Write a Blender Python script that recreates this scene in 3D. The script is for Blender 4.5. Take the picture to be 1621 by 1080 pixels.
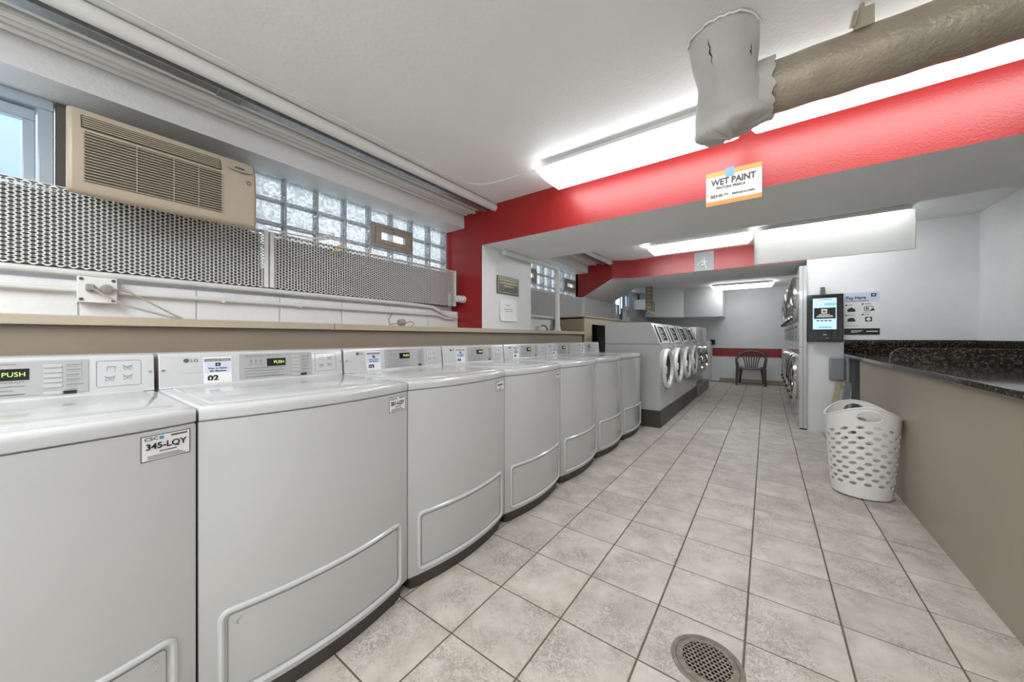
import bpy, bmesh, math, random
from mathutils import Vector, Matrix
random.seed(7)
for o in list(bpy.data.objects): bpy.data.objects.remove(o)
sc = bpy.context.scene; COL = sc.collection; PI = math.pi
# ------------------------------------------------------------------ camera, world, exposure
F_PX, YAW, HORIZON, EYE = 552.0, 0.630, 534.5, 1.115
cd = bpy.data.cameras.new('camera'); cam = bpy.data.objects.new('camera', cd); COL.objects.link(cam)
cd.sensor_width = 36; cd.lens = F_PX/1621*36; cd.shift_y = -(540-HORIZON)/1621; cd.clip_start = .02
cam.location = (0, 0, EYE); cam.rotation_euler = (PI/2, 0, YAW); sc.camera = cam
w = bpy.data.worlds.new('sky'); sc.world = w; w.use_nodes = True
w.node_tree.nodes['Background'].inputs[0].default_value = (.92, .96, 1, 1)
w.node_tree.nodes['Background'].inputs[1].default_value = 1.0
sc.view_settings.view_transform = 'Standard'; sc.view_settings.look = 'None'
sc.view_settings.gamma = 1; sc.view_settings.use_curve_mapping = False
sc.view_settings.exposure = 1.62
LAMP = 5.5            # radiance of the fluorescent lenses

# ------------------------------------------------------------------ materials
def srgb(r, g, b):
    f = lambda c: (c/255/12.92 if c/255 <= .04045 else ((c/255+.055)/1.055)**2.4)
    return (f(r), f(g), f(b), 1)
def mat(name, col, rough=.5, metal=0, bump=0, bscale=40, var=0, vscale=3, emit=None, spec=.5, coat=0, bdetail=4):
    m = bpy.data.materials.new(name); m.use_nodes = True; nt = m.node_tree; n = nt.nodes; L = nt.links
    p = n['Principled BSDF']; p.inputs['Base Color'].default_value = col if len(col) == 4 else (*col, 1)
    p.inputs['Roughness'].default_value = rough; p.inputs['Metallic'].default_value = metal
    p.inputs['Specular IOR Level'].default_value = spec; p.inputs['Coat Weight'].default_value = coat
    if bump or var:
        g = n.new('ShaderNodeNewGeometry')
    if bump:
        t = n.new('ShaderNodeTexNoise'); t.inputs['Scale'].default_value = bscale; t.inputs['Detail'].default_value = bdetail
        b = n.new('ShaderNodeBump'); b.inputs['Strength'].default_value = bump; b.inputs['Distance'].default_value = .01
        L.new(g.outputs['Position'], t.inputs['Vector']); L.new(t.outputs['Fac'], b.inputs['Height']); L.new(b.outputs['Normal'], p.inputs['Normal'])
    if var:
        t = n.new('ShaderNodeTexNoise'); t.inputs['Scale'].default_value = vscale; t.inputs['Detail'].default_value = 5
        r = n.new('ShaderNodeMapRange'); r.inputs[1].default_value = .3; r.inputs[2].default_value = .7
        r.inputs[3].default_value = 1-var; r.inputs[4].default_value = 1+var
        x = n.new('ShaderNodeVectorMath'); x.operation = 'SCALE'; x.inputs[0].default_value = col[:3]
        L.new(g.outputs['Position'], t.inputs['Vector']); L.new(t.outputs['Fac'], r.inputs[0])
        L.new(r.outputs[0], x.inputs['Scale']); L.new(x.outputs[0], p.inputs['Base Color'])
    if emit:
        p.inputs['Emission Color'].default_value = (*emit[0], 1); p.inputs['Emission Strength'].default_value = emit[1]
    return m
MT = {}
MT['wall'] = mat('wall paint', (.81, .815, .82), .45, bump=.25, bscale=60, var=.03)
MT['ceil'] = mat('ceiling paint', (.86, .86, .855), .6, bump=.2, bscale=50, var=.02)
MT['red'] = mat('red gloss paint', (.30, .005, .004), .38, spec=.65, bump=.12, bscale=90, var=.06)
MT['brown'] = mat('taupe wall panel', (.30, .245, .185), .5, bump=.1, bscale=60, var=.04)
MT['shelf'] = mat('tan painted board', (.47, .40, .30), .45, bump=.12, bscale=80, var=.05)
MT['wood'] = mat('raw pine', (.62, .43, .2), .6, var=.15, vscale=14)
MT['enamel'] = mat('white enamel', (.56, .565, .565), .14, spec=.5, coat=.3)
MT['plastic'] = mat('white plastic', (.82, .82, .80), .28)
MT['fillershade'] = mat('filler board coloured as shade', (.10, .09, .08), .7)
MT['plategrey'] = mat('dull zinc plate', (.26, .27, .27), .5)
MT['groove'] = mat('shadow gap', (.16, .16, .16), .8)
MT['toe'] = mat('dark toe base', (.05, .045, .04), .5)
MT['plinth'] = mat('dark plinth', (.06, .052, .045), .45, bump=.1, var=.1)
MT['tanplinth'] = mat('brown concrete plinth', (.27, .22, .175), .6, bump=.2, var=.1)
MT['silver'] = mat('silver grey control plate', (.42, .42, .415), .4)
MT['buttonface'] = mat('grey button', (.50, .50, .495), .4)
MT['ink'] = mat('black ink', (.015, .015, .016), .5)
MT['panelgrey'] = mat('dark panel print', (.05, .05, .05), .75, spec=.15)
MT['greyink'] = mat('grey ink', (.11, .11, .11), .6)
MT['paleink'] = mat('pale grey ink', (.24, .24, .25), .6)
MT['lilac'] = mat('pale blue sticker', (.62, .68, .80), .5)
MT['signcard'] = mat('sign card', (.50, .49, .46), .7)
MT['notice'] = mat('bright copy paper', (.95, .95, .95), .6)
MT['paper'] = mat('white paper', (.83, .83, .83), .6)
MT['led'] = mat('green led segments', (.3, .6, .1), .5, emit=((.55, .8, .2), .32))
MT['glassblack'] = mat('black glass', (.008, .008, .009), .08)
MT['drumdark'] = mat('dark door glass', (.012, .012, .013), .45, spec=.12)
MT['black'] = mat('black plastic', (.012, .012, .013), .3)
MT['screen'] = mat('lit screen', (.3, .45, .6), .3, emit=((.50, .74, 1.0), .30))
MT['screenblue'] = mat('lit screen blue', (.2, .5, .7), .3, emit=((.12, .4, .6), .2))
MT['chrome'] = mat('chrome', (.82, .80, .76), .12, 1)
MT['steel'] = mat('brushed stainless', (.62, .61, .59), .3, 1)
MT['galv'] = mat('galvanised steel', (.42, .43, .44), .35, .8, var=.15, vscale=30)
MT['whitepipe'] = mat('white painted pipe', (.74, .74, .72), .35, bump=.1)
MT['mesh'] = mat('white expanded metal', (.84, .84, .825), .4)
MT['cavity'] = mat('dark cavity shade', (.10, .10, .10), .6)
MT['mortar'] = mat('grey mortar', (.58, .59, .59), .8)
MT['beige'] = mat('beige appliance plastic', (.44, .375, .285), .4)
MT['beigedark'] = mat('grille shadow brown', (.06, .05, .04), .6)
MT['taupeframe'] = mat('aged aluminium frame', (.40, .36, .31), .45, .3, var=.1, vscale=20)
MT['bluealu'] = mat('bluish aluminium frame', (.45, .52, .60), .35, .4)
MT['cord'] = mat('grey beige cord', (.33, .30, .26), .5)
MT['jacket'] = mat('pale canvas pipe jacket', (.52, .51, .47), .7, bump=.35, bscale=25, var=.06, vscale=9)
MT['duct'] = mat('brown wrinkled duct wrap', (.40, .335, .26), .34, .2, bump=.5, bscale=70, var=.14, vscale=6)
MT['counter'] = mat('taupe counter front', (.35, .30, .235), .42, bump=.08, bscale=70, var=.03)
MT['chair'] = mat('dark taupe moulded plastic', (.10, .088, .075), .4)
MT['orange'] = mat('orange print', (.55, .20, .04), .5)
MT['tape'] = mat('blue painters tape', (.10, .24, .40), .6)
MT['plaque'] = mat('dark bronze green plaque', (.075, .075, .045), .35, var=.2, vscale=12)
MT['gold'] = mat('worn gold lettering', (.42, .36, .2), .4, .5)
MT['green'] = mat('plaque green', (.02, .10, .04), .4)
MT['graypad'] = mat('grey vinyl pad', (.25, .26, .28), .45)
MT['palewood'] = mat('pale varnished wood', (.55, .45, .29), .45, var=.1, vscale=20)
MT['card'] = mat('brown cardboard', (.30, .23, .16), .8, var=.1, vscale=15)
MT['drain'] = mat('worn bronze drain', (.22, .185, .15), .4, .35, bump=.3, bscale=120, var=.25, vscale=40)
MT['mortarbrown'] = mat('brown drain mortar', (.20, .17, .14), .7, bump=.4, bscale=100, var=.15, vscale=30)
MT['grout'] = mat('brown grout', (.13, .105, .075), .85, var=.15, vscale=8)
MT['bucket'] = mat('white basket plastic', (.78, .77, .75), .4)
MT['trimbrown'] = mat('tan tile skirting', (.36, .29, .22), .5, var=.1)
MT['siding'] = mat('pale outdoor siding', (.88, .90, .92), .7)
MT['sidingblue'] = mat('blue outdoor sheet', (.50, .62, .72), .6)
MT['teal'] = mat('teal mark', (.03, .3, .42), .5)

def nodes(name):
    m = bpy.data.materials.new(name); m.use_nodes = True; nt = m.node_tree
    for x in list(nt.nodes): nt.nodes.remove(x)
    out = nt.nodes.new('ShaderNodeOutputMaterial'); return m, nt.nodes, nt.links, out
def ramp(n, stops):
    r = n.new('ShaderNodeValToRGB'); e = r.color_ramp.elements
    while len(e) < len(stops): e.new(.5)
    for k, (p, c) in enumerate(stops): e[k].position = p; e[k].color = c if len(c) == 4 else (*c, 1)
    return r
def floor_tile():
    m, n, L, out = nodes('beige ceramic tile'); p = n.new('ShaderNodeBsdfPrincipled'); L.new(p.outputs[0], out.inputs[0])
    g = n.new('ShaderNodeNewGeometry'); oi = n.new('ShaderNodeObjectInfo')
    off = n.new('ShaderNodeVectorMath'); off.operation = 'MULTIPLY_ADD'; off.inputs[1].default_value = (9, 13, 7)
    L.new(oi.outputs['Random'], off.inputs[0]); L.new(g.outputs['Position'], off.inputs[2])
    def noise(s, d, dist, r=.6):
        t = n.new('ShaderNodeTexNoise'); t.inputs['Scale'].default_value = s; t.inputs['Detail'].default_value = d
        t.inputs['Distortion'].default_value = dist; t.inputs['Roughness'].default_value = r; L.new(off.outputs[0], t.inputs['Vector']); return t
    a = noise(9, 6, .4); b = noise(34, 8, 1.6, .7); c = noise(5, 3, .2)
    ra = ramp(n, [(.32, (.44, .405, .35)), (.52, (.535, .50, .44)), (.72, (.61, .58, .525))]); L.new(a.outputs['Fac'], ra.inputs[0])
    rb = ramp(n, [(.44, (0, 0, 0)), (.487, (1, 1, 1)), (.497, (1, 1, 1)), (.54, (0, 0, 0))]); L.new(b.outputs['Fac'], rb.inputs[0])
    rc = ramp(n, [(.42, (0, 0, 0)), (.62, (1, 1, 1))]); L.new(c.outputs['Fac'], rc.inputs[0])
    mu = n.new('ShaderNodeMath'); mu.operation = 'MULTIPLY'; L.new(rb.outputs[0], mu.inputs[0]); L.new(rc.outputs[0], mu.inputs[1])
    m2 = n.new('ShaderNodeMath'); m2.operation = 'MULTIPLY'; m2.inputs[1].default_value = .75; L.new(mu.outputs[0], m2.inputs[0])
    mx = n.new('ShaderNodeMix'); mx.data_type = 'RGBA'; L.new(m2.outputs[0], mx.inputs[0]); L.new(ra.outputs[0], mx.inputs[6]); mx.inputs[7].default_value = (.17, .145, .115, 1)
    v = n.new('ShaderNodeMapRange'); v.inputs[3].default_value = .94; v.inputs[4].default_value = 1.05; L.new(oi.outputs['Random'], v.inputs[0])
    sc_ = n.new('ShaderNodeVectorMath'); sc_.operation = 'SCALE'; L.new(mx.outputs[2], sc_.inputs[0]); L.new(v.outputs[0], sc_.inputs['Scale'])
    L.new(sc_.outputs[0], p.inputs['Base Color']); p.inputs['Roughness'].default_value = .38
    bp = n.new('ShaderNodeBump'); bp.inputs['Strength'].default_value = .25; bp.inputs['Distance'].default_value = .004; L.new(b.outputs['Fac'], bp.inputs['Height']); L.new(bp.outputs[0], p.inputs['Normal'])
    return m
def granite():
    m, n, L, out = nodes('polished brown granite'); p = n.new('ShaderNodeBsdfPrincipled'); L.new(p.outputs[0], out.inputs[0])
    g = n.new('ShaderNodeNewGeometry'); t = n.new('ShaderNodeTexVoronoi'); t.inputs['Scale'].default_value = 130; L.new(g.outputs['Position'], t.inputs['Vector'])
    s = n.new('ShaderNodeSeparateColor'); L.new(t.outputs['Color'], s.inputs[0])
    r = ramp(n, [(0, (.005, .005, .004)), (.5, (.010, .008, .006)), (.68, (.035, .025, .017)), (.85, (.075, .055, .037)), (.95, (.15, .125, .095))]); L.new(s.outputs[0], r.inputs[0])
    L.new(r.outputs[0], p.inputs['Base Color']); p.inputs['Roughness'].default_value = .07
    return m
def block_glass():
    m, n, L, out = nodes('pressed glass block'); g = n.new('ShaderNodeNewGeometry')
    t = n.new('ShaderNodeTexNoise'); t.inputs['Scale'].default_value = 16; t.inputs['Detail'].default_value = 2; t.inputs['Distortion'].default_value = 2.5; L.new(g.outputs['Position'], t.inputs['Vector'])
    r = ramp(n, [(.38, (.22, .22, .22)), (.48, (.5, .5, .5)), (.58, (.75, .75, .75))]); L.new(t.outputs['Fac'], r.inputs[0])
    tr = n.new('ShaderNodeBsdfTransparent'); tr.inputs[0].default_value = (.74, .77, .79, 1)
    tl = n.new('ShaderNodeBsdfTranslucent'); tl.inputs[0].default_value = (.55, .58, .60, 1)
    gl = n.new('ShaderNodeBsdfGlossy'); gl.inputs['Roughness'].default_value = .12
    bp = n.new('ShaderNodeBump'); bp.inputs['Strength'].default_value = .6; bp.inputs['Distance'].default_value = .01; L.new(t.outputs['Fac'], bp.inputs['Height'])
    L.new(bp.outputs[0], gl.inputs['Normal'])
    a = n.new('ShaderNodeMixShader'); L.new(r.outputs[0], a.inputs[0]); L.new(tl.outputs[0], a.inputs[1]); L.new(tr.outputs[0], a.inputs[2])
    b = n.new('ShaderNodeMixShader'); b.inputs[0].default_value = .14; L.new(a.outputs[0], b.inputs[1]); L.new(gl.outputs[0], b.inputs[2]); L.new(b.outputs[0], out.inputs[0])
    return m
def pane_glass():
    m, n, L, out = nodes('window pane glass'); tr = n.new('ShaderNodeBsdfTransparent'); tr.inputs[0].default_value = (.86, .92, .96, 1)
    gl = n.new('ShaderNodeBsdfGlossy'); gl.inputs['Roughness'].default_value = .03; b = n.new('ShaderNodeMixShader'); b.inputs[0].default_value = .1
    L.new(tr.outputs[0], b.inputs[1]); L.new(gl.outputs[0], b.inputs[2]); L.new(b.outputs[0], out.inputs[0]); return m
def milky():
    m, n, L, out = nodes('milky acrylic'); d = n.new('ShaderNodeBsdfDiffuse'); d.inputs[0].default_value = (.85, .85, .84, 1)
    t = n.new('ShaderNodeBsdfTranslucent'); t.inputs[0].default_value = (.9, .9, .88, 1); a = n.new('ShaderNodeMixShader'); a.inputs[0].default_value = .6
    L.new(d.outputs[0], a.inputs[1]); L.new(t.outputs[0], a.inputs[2]); L.new(a.outputs[0], out.inputs[0]); return m
MT['tile'] = floor_tile(); MT['granite'] = granite(); MT['block'] = block_glass(); MT['pane'] = pane_glass(); MT['milky'] = milky()
MT['lens'] = mat('lit acrylic lens', (.8, .8, .8), .4, emit=((.945, .98, 1), LAMP))
MT['lensdim'] = mat('lit acrylic lens turned down at the far wall', (.8, .8, .8), .4, emit=((.945, .98, 1), LAMP*.55))  # emission lowered so the far wall is not overlit
MT['lenslow'] = mat('lit acrylic lens turned down by the beam', (.8, .8, .8), .4, emit=((.945, .98, 1), LAMP*.55))  # emission lowered so the red beam and its sign do not wash out
MT['lensfill'] = mat('lit acrylic lens of an added fill lamp', (.8, .8, .8), .4, emit=((.945, .98, 1), LAMP*1.3))  # stronger emission for the added lamps behind the camera
MT['tubelamp'] = mat('bare fluorescent tube', (.8, .8, .8), .4, emit=((.945, .98, 1), LAMP*.85))
MT['lensend'] = mat('lit lens end', (.8, .78, .72), .4, emit=((1, .95, .85), LAMP*.16))

# ------------------------------------------------------------------ mesh helpers
class MB:
    def __init__(s): s.v = []; s.f = []; s.m = []
    def add(s, vs, fs, m=0):
        o = len(s.v); s.v += [tuple(p) for p in vs]
        for k, f in enumerate(fs): s.f.append([i+o for i in f]); s.m.append(m if isinstance(m, int) else m[k])
        return s
    def box(s, x0, x1, y0, y1, z0, z1, m=0, front=None):
        fm = [m, m, m if front is None else front, m, m, m]
        return s.add([(x0,y0,z0),(x1,y0,z0),(x1,y1,z0),(x0,y1,z0),(x0,y0,z1),(x1,y0,z1),(x1,y1,z1),(x0,y1,z1)],
              [(0,3,2,1),(4,5,6,7),(0,1,5,4),(1,2,6,5),(2,3,7,6),(3,0,4,7)], fm)
    def prism(s, poly, ax, lo, hi, m=0, mlo=None):     # polygon in the two other axes, extruded along ax
        n = len(poly); mk = {'x': lambda a, b, t: (t, a, b), 'y': lambda a, b, t: (a, t, b), 'z': lambda a, b, t: (a, b, t)}[ax]
        vs = [mk(a, b, lo) for a, b in poly]+[mk(a, b, hi) for a, b in poly]
        fs = [list(range(n)), list(range(n, 2*n))]+[(i, (i+1) % n, (i+1) % n+n, i+n) for i in range(n)]
        return s.add(vs, fs, [m if mlo is None else mlo, m]+[m]*n)
    def tube(s, path, r, n=8, closed=False, m=0, flat=1):
        P = [Vector(p) for p in path]; N = len(P); up = None; vs = []
        for i in range(N):
            a = P[i-1] if (i or closed) else P[i]; b = P[(i+1) % N] if (i < N-1 or closed) else P[i]
            t = (b-a).normalized()
            if up is None:
                up = Vector((0, 0, 1)) if abs(t.z) < .9 else Vector((1, 0, 0))
            up = (up-t*up.dot(t)); up = up.normalized() if up.length > 1e-6 else t.orthogonal().normalized(); sd = t.cross(up)
            rr = r[i] if isinstance(r, (list, tuple)) else r
            for k in range(n):
                an = 2*PI*k/n; vs.append(P[i]+sd*math.cos(an)*rr+up*math.sin(an)*rr*flat)
        fs = []
        for i in range(N if closed else N-1):
            for k in range(n):
                a = i*n+k; b = i*n+(k+1) % n; c = ((i+1) % N)*n+(k+1) % n; d = ((i+1) % N)*n+k; fs.append((a, b, c, d))
        if not closed: fs += [list(range(n))[::-1], [(N-1)*n+k for k in range(n)]]
        return s.add(vs, fs, m)
    def lathe(s, prof, org, ax, n=32, m=0, close=False):   # prof: (radius, height along ax)
        ax = Vector(ax).normalized(); u = ax.orthogonal().normalized(); w_ = ax.cross(u); O = Vector(org); vs = []; fs = []
        for r, h in prof:
            for k in range(n):
                a = 2*PI*k/n; vs.append(O+ax*h+u*math.cos(a)*r+w_*math.sin(a)*r)
        R = len(prof)
        for i in range(R if close else R-1):
            for k in range(n):
                j = (i+1) % R; fs.append((i*n+k, i*n+(k+1) % n, j*n+(k+1) % n, j*n+k))
        if not close:
            if prof[0][0] > 1e-6: fs.append([k for k in range(n)][::-1])
            if prof[-1][0] > 1e-6: fs.append([(R-1)*n+k for k in range(n)])
        return s.add(vs, fs, m)
    def grid(s, fn, nu, nv, m=0, closed_u=False):
        cu = nu if closed_u else nu+1
        vs = [fn(i/nu, j/nv) for j in range(nv+1) for i in range(cu)]
        fs = [(j*cu+i, j*cu+(i+1) % cu, (j+1)*cu+(i+1) % cu, (j+1)*cu+i) for j in range(nv) for i in range(nu)]
        return s.add(vs, fs, m)
def mesh_of(mb, name, mats, smooth=35, weld=False):
    me = bpy.data.meshes.new(name); me.from_pydata([tuple(p) for p in mb.v], [], mb.f)
    for x in mats: me.materials.append(MT[x])
    me.polygons.foreach_set('material_index', mb.m)
    bm = bmesh.new(); bm.from_mesh(me)
    if weld: bmesh.ops.remove_doubles(bm, verts=bm.verts, dist=1e-5)
    bmesh.ops.recalc_face_normals(bm, faces=bm.faces); bm.to_mesh(me); bm.free()
    if smooth:
        me.polygons.foreach_set('use_smooth', [True]*len(me.polygons)); me.set_sharp_from_angle(angle=math.radians(smooth))
    return me
PRINT = ('printed_lines', 'pictograms', 'small_print', 'care_icons', 'panel_print', 'worn_lettering', 'typed_lines', 'banner_text', 'screen_text', 'band_print', 'tag_print', 'label_print', 'reader_mark', 'faded_lettering', 'border', 'wire_bundle', 'mortar')
def obj(name, mb, mats, parent=None, smooth=35, bevel=0, seg=2, solid=0, loc=None, weld=False):
    if isinstance(mats, str): mats = [mats]
    me = mb if isinstance(mb, bpy.types.Mesh) else mesh_of(mb, name, mats, smooth, weld)
    o = bpy.data.objects.new(name, me); COL.objects.link(o); o.parent = parent
    if loc: o.location = loc
    if name in PRINT: o['kind'] = 'stuff'
    if solid:
        k = o.modifiers.new('thick', 'SOLIDIFY'); k.thickness = solid; k.offset = 0
        k = o.modifiers.new('crisp rims', 'EDGE_SPLIT'); k.split_angle = math.radians(50); k.use_edge_sharp = False
    if bevel:
        k = o.modifiers.new('round', 'BEVEL'); k.width = bevel; k.segments = seg; k.limit_method = 'ANGLE'; k.angle_limit = math.radians(40)
    return o
def tag(o, label, cat, group=None):
    o['label'] = label; o['category'] = cat
    if group: o['group'] = group
    return o
def struct(name, mb, mats, parent=None, **k):
    o = obj(name, mb, mats, parent, **k)
    if parent is None: o['kind'] = 'structure'
    return o
def thing(name, label, cat, loc=(0, 0, 0), rz=0, group=None):
    o = bpy.data.objects.new(name, None); COL.objects.link(o); o.location = loc; o.rotation_euler = (0, 0, rz); o.empty_display_size = .1
    return tag(o, label, cat, group)
def dup(root, loc, label, rz=None):
    r = root.copy(); COL.objects.link(r); r.location = loc; r['label'] = label
    if rz is not None: r.rotation_euler = (0, 0, rz)
    for ch in list(root.children):
        c = ch.copy(); COL.objects.link(c); c.parent = r
        for g in list(ch.children):
            d = g.copy(); COL.objects.link(d); d.parent = c
    return r
TXT = {}
def text(name, s, size, loc, rot, m, parent, ax='CENTER', sx=1, bold=0):
    key = (s, size, m, ax, sx, bold)
    if key not in TXT:
        cu = bpy.data.curves.new('lettering', 'FONT'); cu.body = s; cu.size = size; cu.align_x = ax; cu.align_y = 'CENTER'; cu.extrude = .0003; cu.offset = bold; cu.resolution_u = 3
        t = bpy.data.objects.new('lettering', cu); me = bpy.data.meshes.new_from_object(t)
        me.materials.clear(); me.materials.append(MT[m])
        if sx != 1: me.transform(Matrix.Diagonal((sx, 1, 1, 1)))
        bpy.data.objects.remove(t); bpy.data.curves.remove(cu); TXT[key] = me
    o = bpy.data.objects.new(name, TXT[key]); COL.objects.link(o); o.parent = parent; o.location = loc; o.rotation_euler = rot
    return o
FX = (PI/2, 0, PI/2)      # lettering that faces +x
FY = (PI/2, 0, 0)         # lettering that faces -y

# ------------------------------------------------------------------ room shell
Y0, Y1, XR, ZC = -3.2, 10.5, 1.70, 2.345
XL, XWIN = -2.75, -2.66
TX, TY, GX, GY = .2990, .3040, -.960, 1.2335
fl = struct('floor', MB().box(XL, XR, Y0, Y1, -.12, -.0025), 'grout')
def tile_mesh(mb, x, y):
    g = .0032; c = .0015; a, b, d, e = x+g, x+TX-g, y+g, y+TY-g
    mb.add([(a,d,-.009),(b,d,-.009),(b,e,-.009),(a,e,-.009),(a,d,-c),(b,d,-c),(b,e,-c),(a,e,-c),(a+c,d+c,0),(b-c,d+c,0),(b-c,e-c,0),(a+c,e-c,0)],
           [(0,1,5,4),(1,2,6,5),(2,3,7,6),(3,0,4,7),(4,5,9,8),(5,6,10,9),(6,7,11,10),(7,4,8,11),(8,9,10,11)])
t0 = MB(); tile_mesh(t0, 0, 0); tme = mesh_of(t0, 'tile', ['tile'], 0)
rest = MB()
for i in range(-3, 9):
    for r in range(-15, 31):
        x, y = GX+i*TX, GY+r*TY
        if x < -2.03 or x+TX > XR or y < Y0 or y+TY > Y1+.2: continue
        if -2 < i+0 and i <= 5 and r >= -4 and y+TY <= Y1:
            obj('tile', tme, 'tile', fl, loc=(x, y, 0))
        else:
            tile_mesh(rest, x, min(y, Y1-TY))
ro = obj('tiling', rest, 'tile', fl, 0); ro['kind'] = 'stuff'
struct('ceiling', MB().box(XL, XR+.1, Y0, Y1, ZC, ZC+.12), 'ceil')
struct('wall_back', MB().box(XL, XR+.1, Y0-.1, Y0, -.1, ZC+.1), 'wall')
struct('wall_right', MB().box(XR, XR+.1, Y0, 5.5, -.1, ZC+.1), 'wall')
wp = MB().box(.40, XR+.1, 5.5, 5.6, -.02, ZC)                      # wall that carries the pay terminal
struct('wall_end', wp, 'wall')
struct('wall_dryer_recess', MB().box(1.12, 1.22, 5.6, Y1, -.1, ZC).box(.42, 1.12, 5.6, Y1, 2.0, ZC), 'wall')
struct('wall_far', MB().box(XL, 1.22, Y1, Y1+.1, -.1, ZC), 'wall')
wl = struct('wall_left', MB().box(XL, -2.5, Y0, Y1, -.1, 1.372), 'wall')
struct('wall_left_sill', MB().box(XL, -2.585, Y0, Y1, 1.372, 1.555), 'wall')
struct('wall_left_upper', MB().box(XL, -2.405, Y0, Y1, 2.19, ZC), 'wall')
for a, b in ((Y0, -1.7), (5.45, 7.3), (9.2, Y1)): struct('wall_left_fill', MB().box(XL, -2.59, a, b, 1.555, 2.19), 'wall')
bk = mesh_of(MB().box(0, .008, .002, .396, .002, .165), 'block', ['wall'], 0)
for i in range(8):
    for j, z in enumerate((1.205,)):
        o = obj('block', bk, 'wall', wl, loc=(-2.5, -.68+.4*i, z), bevel=.0015, seg=1)
        if i == 7: o.scale.y = .95
# pier, beams
struct('wall_pier', MB().box(XL, -2.174, 2.5, 3.35, -.1, ZC, 0, front=1), ['wall', 'red'])
struct('ceiling_beam', MB().box(-2.174, XR, 2.5, 3.35, 1.99, ZC, 0, front=1), ['wall', 'red'])
b2 = MB().prism([(-2.70, 1.79), (-2.50, 1.79), (-1.99, 2.062), (-1.99, ZC), (-2.70, ZC)], 'y', 5.45, 6.75, 0, 1)
b2.prism([(-1.99, 5.45), (-1.71, 5.6), (.44, 5.6), (.44, 6.75), (-1.99, 6.75)], 'z', 2.06, ZC)
b2.m[-5] = 1; b2.m[-4] = 1
struct('ceiling_beam', b2, ['wall', 'red'])
# hood-like soffit in the far corner
struct('trim_1', MB().prism([(-2.57, 8.95), (-1.70, 9.75), (-.85, 9.75), (-.85, Y1), (-2.57, Y1)], 'z', 1.63, ZC), 'wall')
struct('trim_2', MB().box(-1.14, .36, Y1-.012, Y1, .635, .845), 'red')
struct('baseboard_far', MB().box(-.98, .34, Y1-.014, Y1, 0, .075), 'trimbrown')
struct('trim_3', MB().box(-1.75, -1.16, 8.95, Y1, 0, 1.02), 'wall')
struct('wall_backing', MB().box(-2.06, -2.03, -1.2, 4.42, 0, 1.157), 'brown')
# ------------------------------------------------------------------ windows
BW, BH = .2085, .1563
def block(mb_w, mb_h):
    d = .045; i1, i2 = .012, .022; w_, h_ = mb_w-.010, mb_h-.010; vs = []; fs = []
    def ring(ins, x): return [(x, ins, ins), (x, w_-ins, ins), (x, w_-ins, h_-ins), (x, ins, h_-ins)]
    L_ = [ring(0, -d), ring(0, d-.006), ring(.006, d), ring(i1, d), ring(i2, d-.012)]
    for r in L_: vs += r
    for k in range(4):
        for j in range(4): fs.append((k*4+j, k*4+(j+1) % 4, k*4+4+(j+1) % 4, k*4+4+j))
    fs += [(3, 2, 1, 0), (16, 17, 18, 19)]
    return mesh_of(MB().add(vs, fs), 'glass_block', ['block'], 0)
BM = block(BW, BH); BS = block(BW, .118)
def hopper(parent, y, z, w_=.405, h_=.20):
    x = -2.615; f = obj('vent_frame', MB().box(x-.05, x, y, y+w_, z, z+.028).box(x-.05, x, y, y+w_, z+h_-.028, z+h_).box(x-.05, x, y, y+.028, z+.028, z+h_-.028).box(x-.05, x, y+w_-.028, y+w_, z+.028, z+h_-.028), 'taupeframe', parent, bevel=.003)
    obj('sash', MB().box(x-.03, x+.006, y+.034, y+w_-.034, z+.034, z+.07).box(x-.03, x+.006, y+.034, y+w_-.034, z+h_-.068, z+h_-.034).box(x-.03, x+.006, y+.034, y+.085, z+.07, z+h_-.068).box(x-.03, x+.006, y+w_-.085, y+w_-.034, z+.07, z+h_-.068), 'taupeframe', f, bevel=.002)
    obj('pane', MB().box(x-.024, x-.02, y+.08, y+w_-.08, z+.065, z+h_-.065), 'pane', f)
    obj('latch', MB().box(x, x+.02, y+w_*.47, y+w_*.53, z+h_-.06, z+h_-.012).box(x, x+.012, y+w_-.045, y+w_-.036, z+.04, z+h_-.03), 'cord', f, bevel=.002)
def block_window(name, y0, n, hops, first=0, z0=1.5602):
    win = struct(name, MB().box(-2.735, -2.655, y0-.004, y0+n*BW+.03, z0-.008, z0), 'mortar')
    mo = MB()
    for c in range(n+1): mo.box(-2.70, -2.625, y0+c*BW-.0045, y0+c*BW+.0045, z0, 2.188)
    for r in range(1, 4):
        for c in range(n):
            if r == 3 and any(h <= c < h+2 for h in hops): continue
            if r == 2 and any(h <= c < h+2 for h in hops): pass
            mo.box(-2.70, -2.626, y0+c*BW, y0+(c+1)*BW, z0+r*BH-.004, z0+r*BH+.004)
    obj('mortar', mo, 'mortar', win, 0)
    for r in range(4):
        for c in range(n):
            inh = any(h <= c < h+2 for h in hops)
            if inh and r == 2: continue
            if inh and r == 3: obj('glass_block', BS, 'block', win, loc=(XWIN, y0+c*BW+.005, z0+r*BH+.04))
            else: obj('glass_block', BM, 'block', win, loc=(XWIN, y0+c*BW+.005, z0+r*BH+.005))
    for h in hops: hopper(win, y0+h*BW+.006, z0+2*BH+.0)
    return win
block_window('window_1', .797, 8, [4])
block_window('window_2', 3.355, 10, [2, 8])
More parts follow.
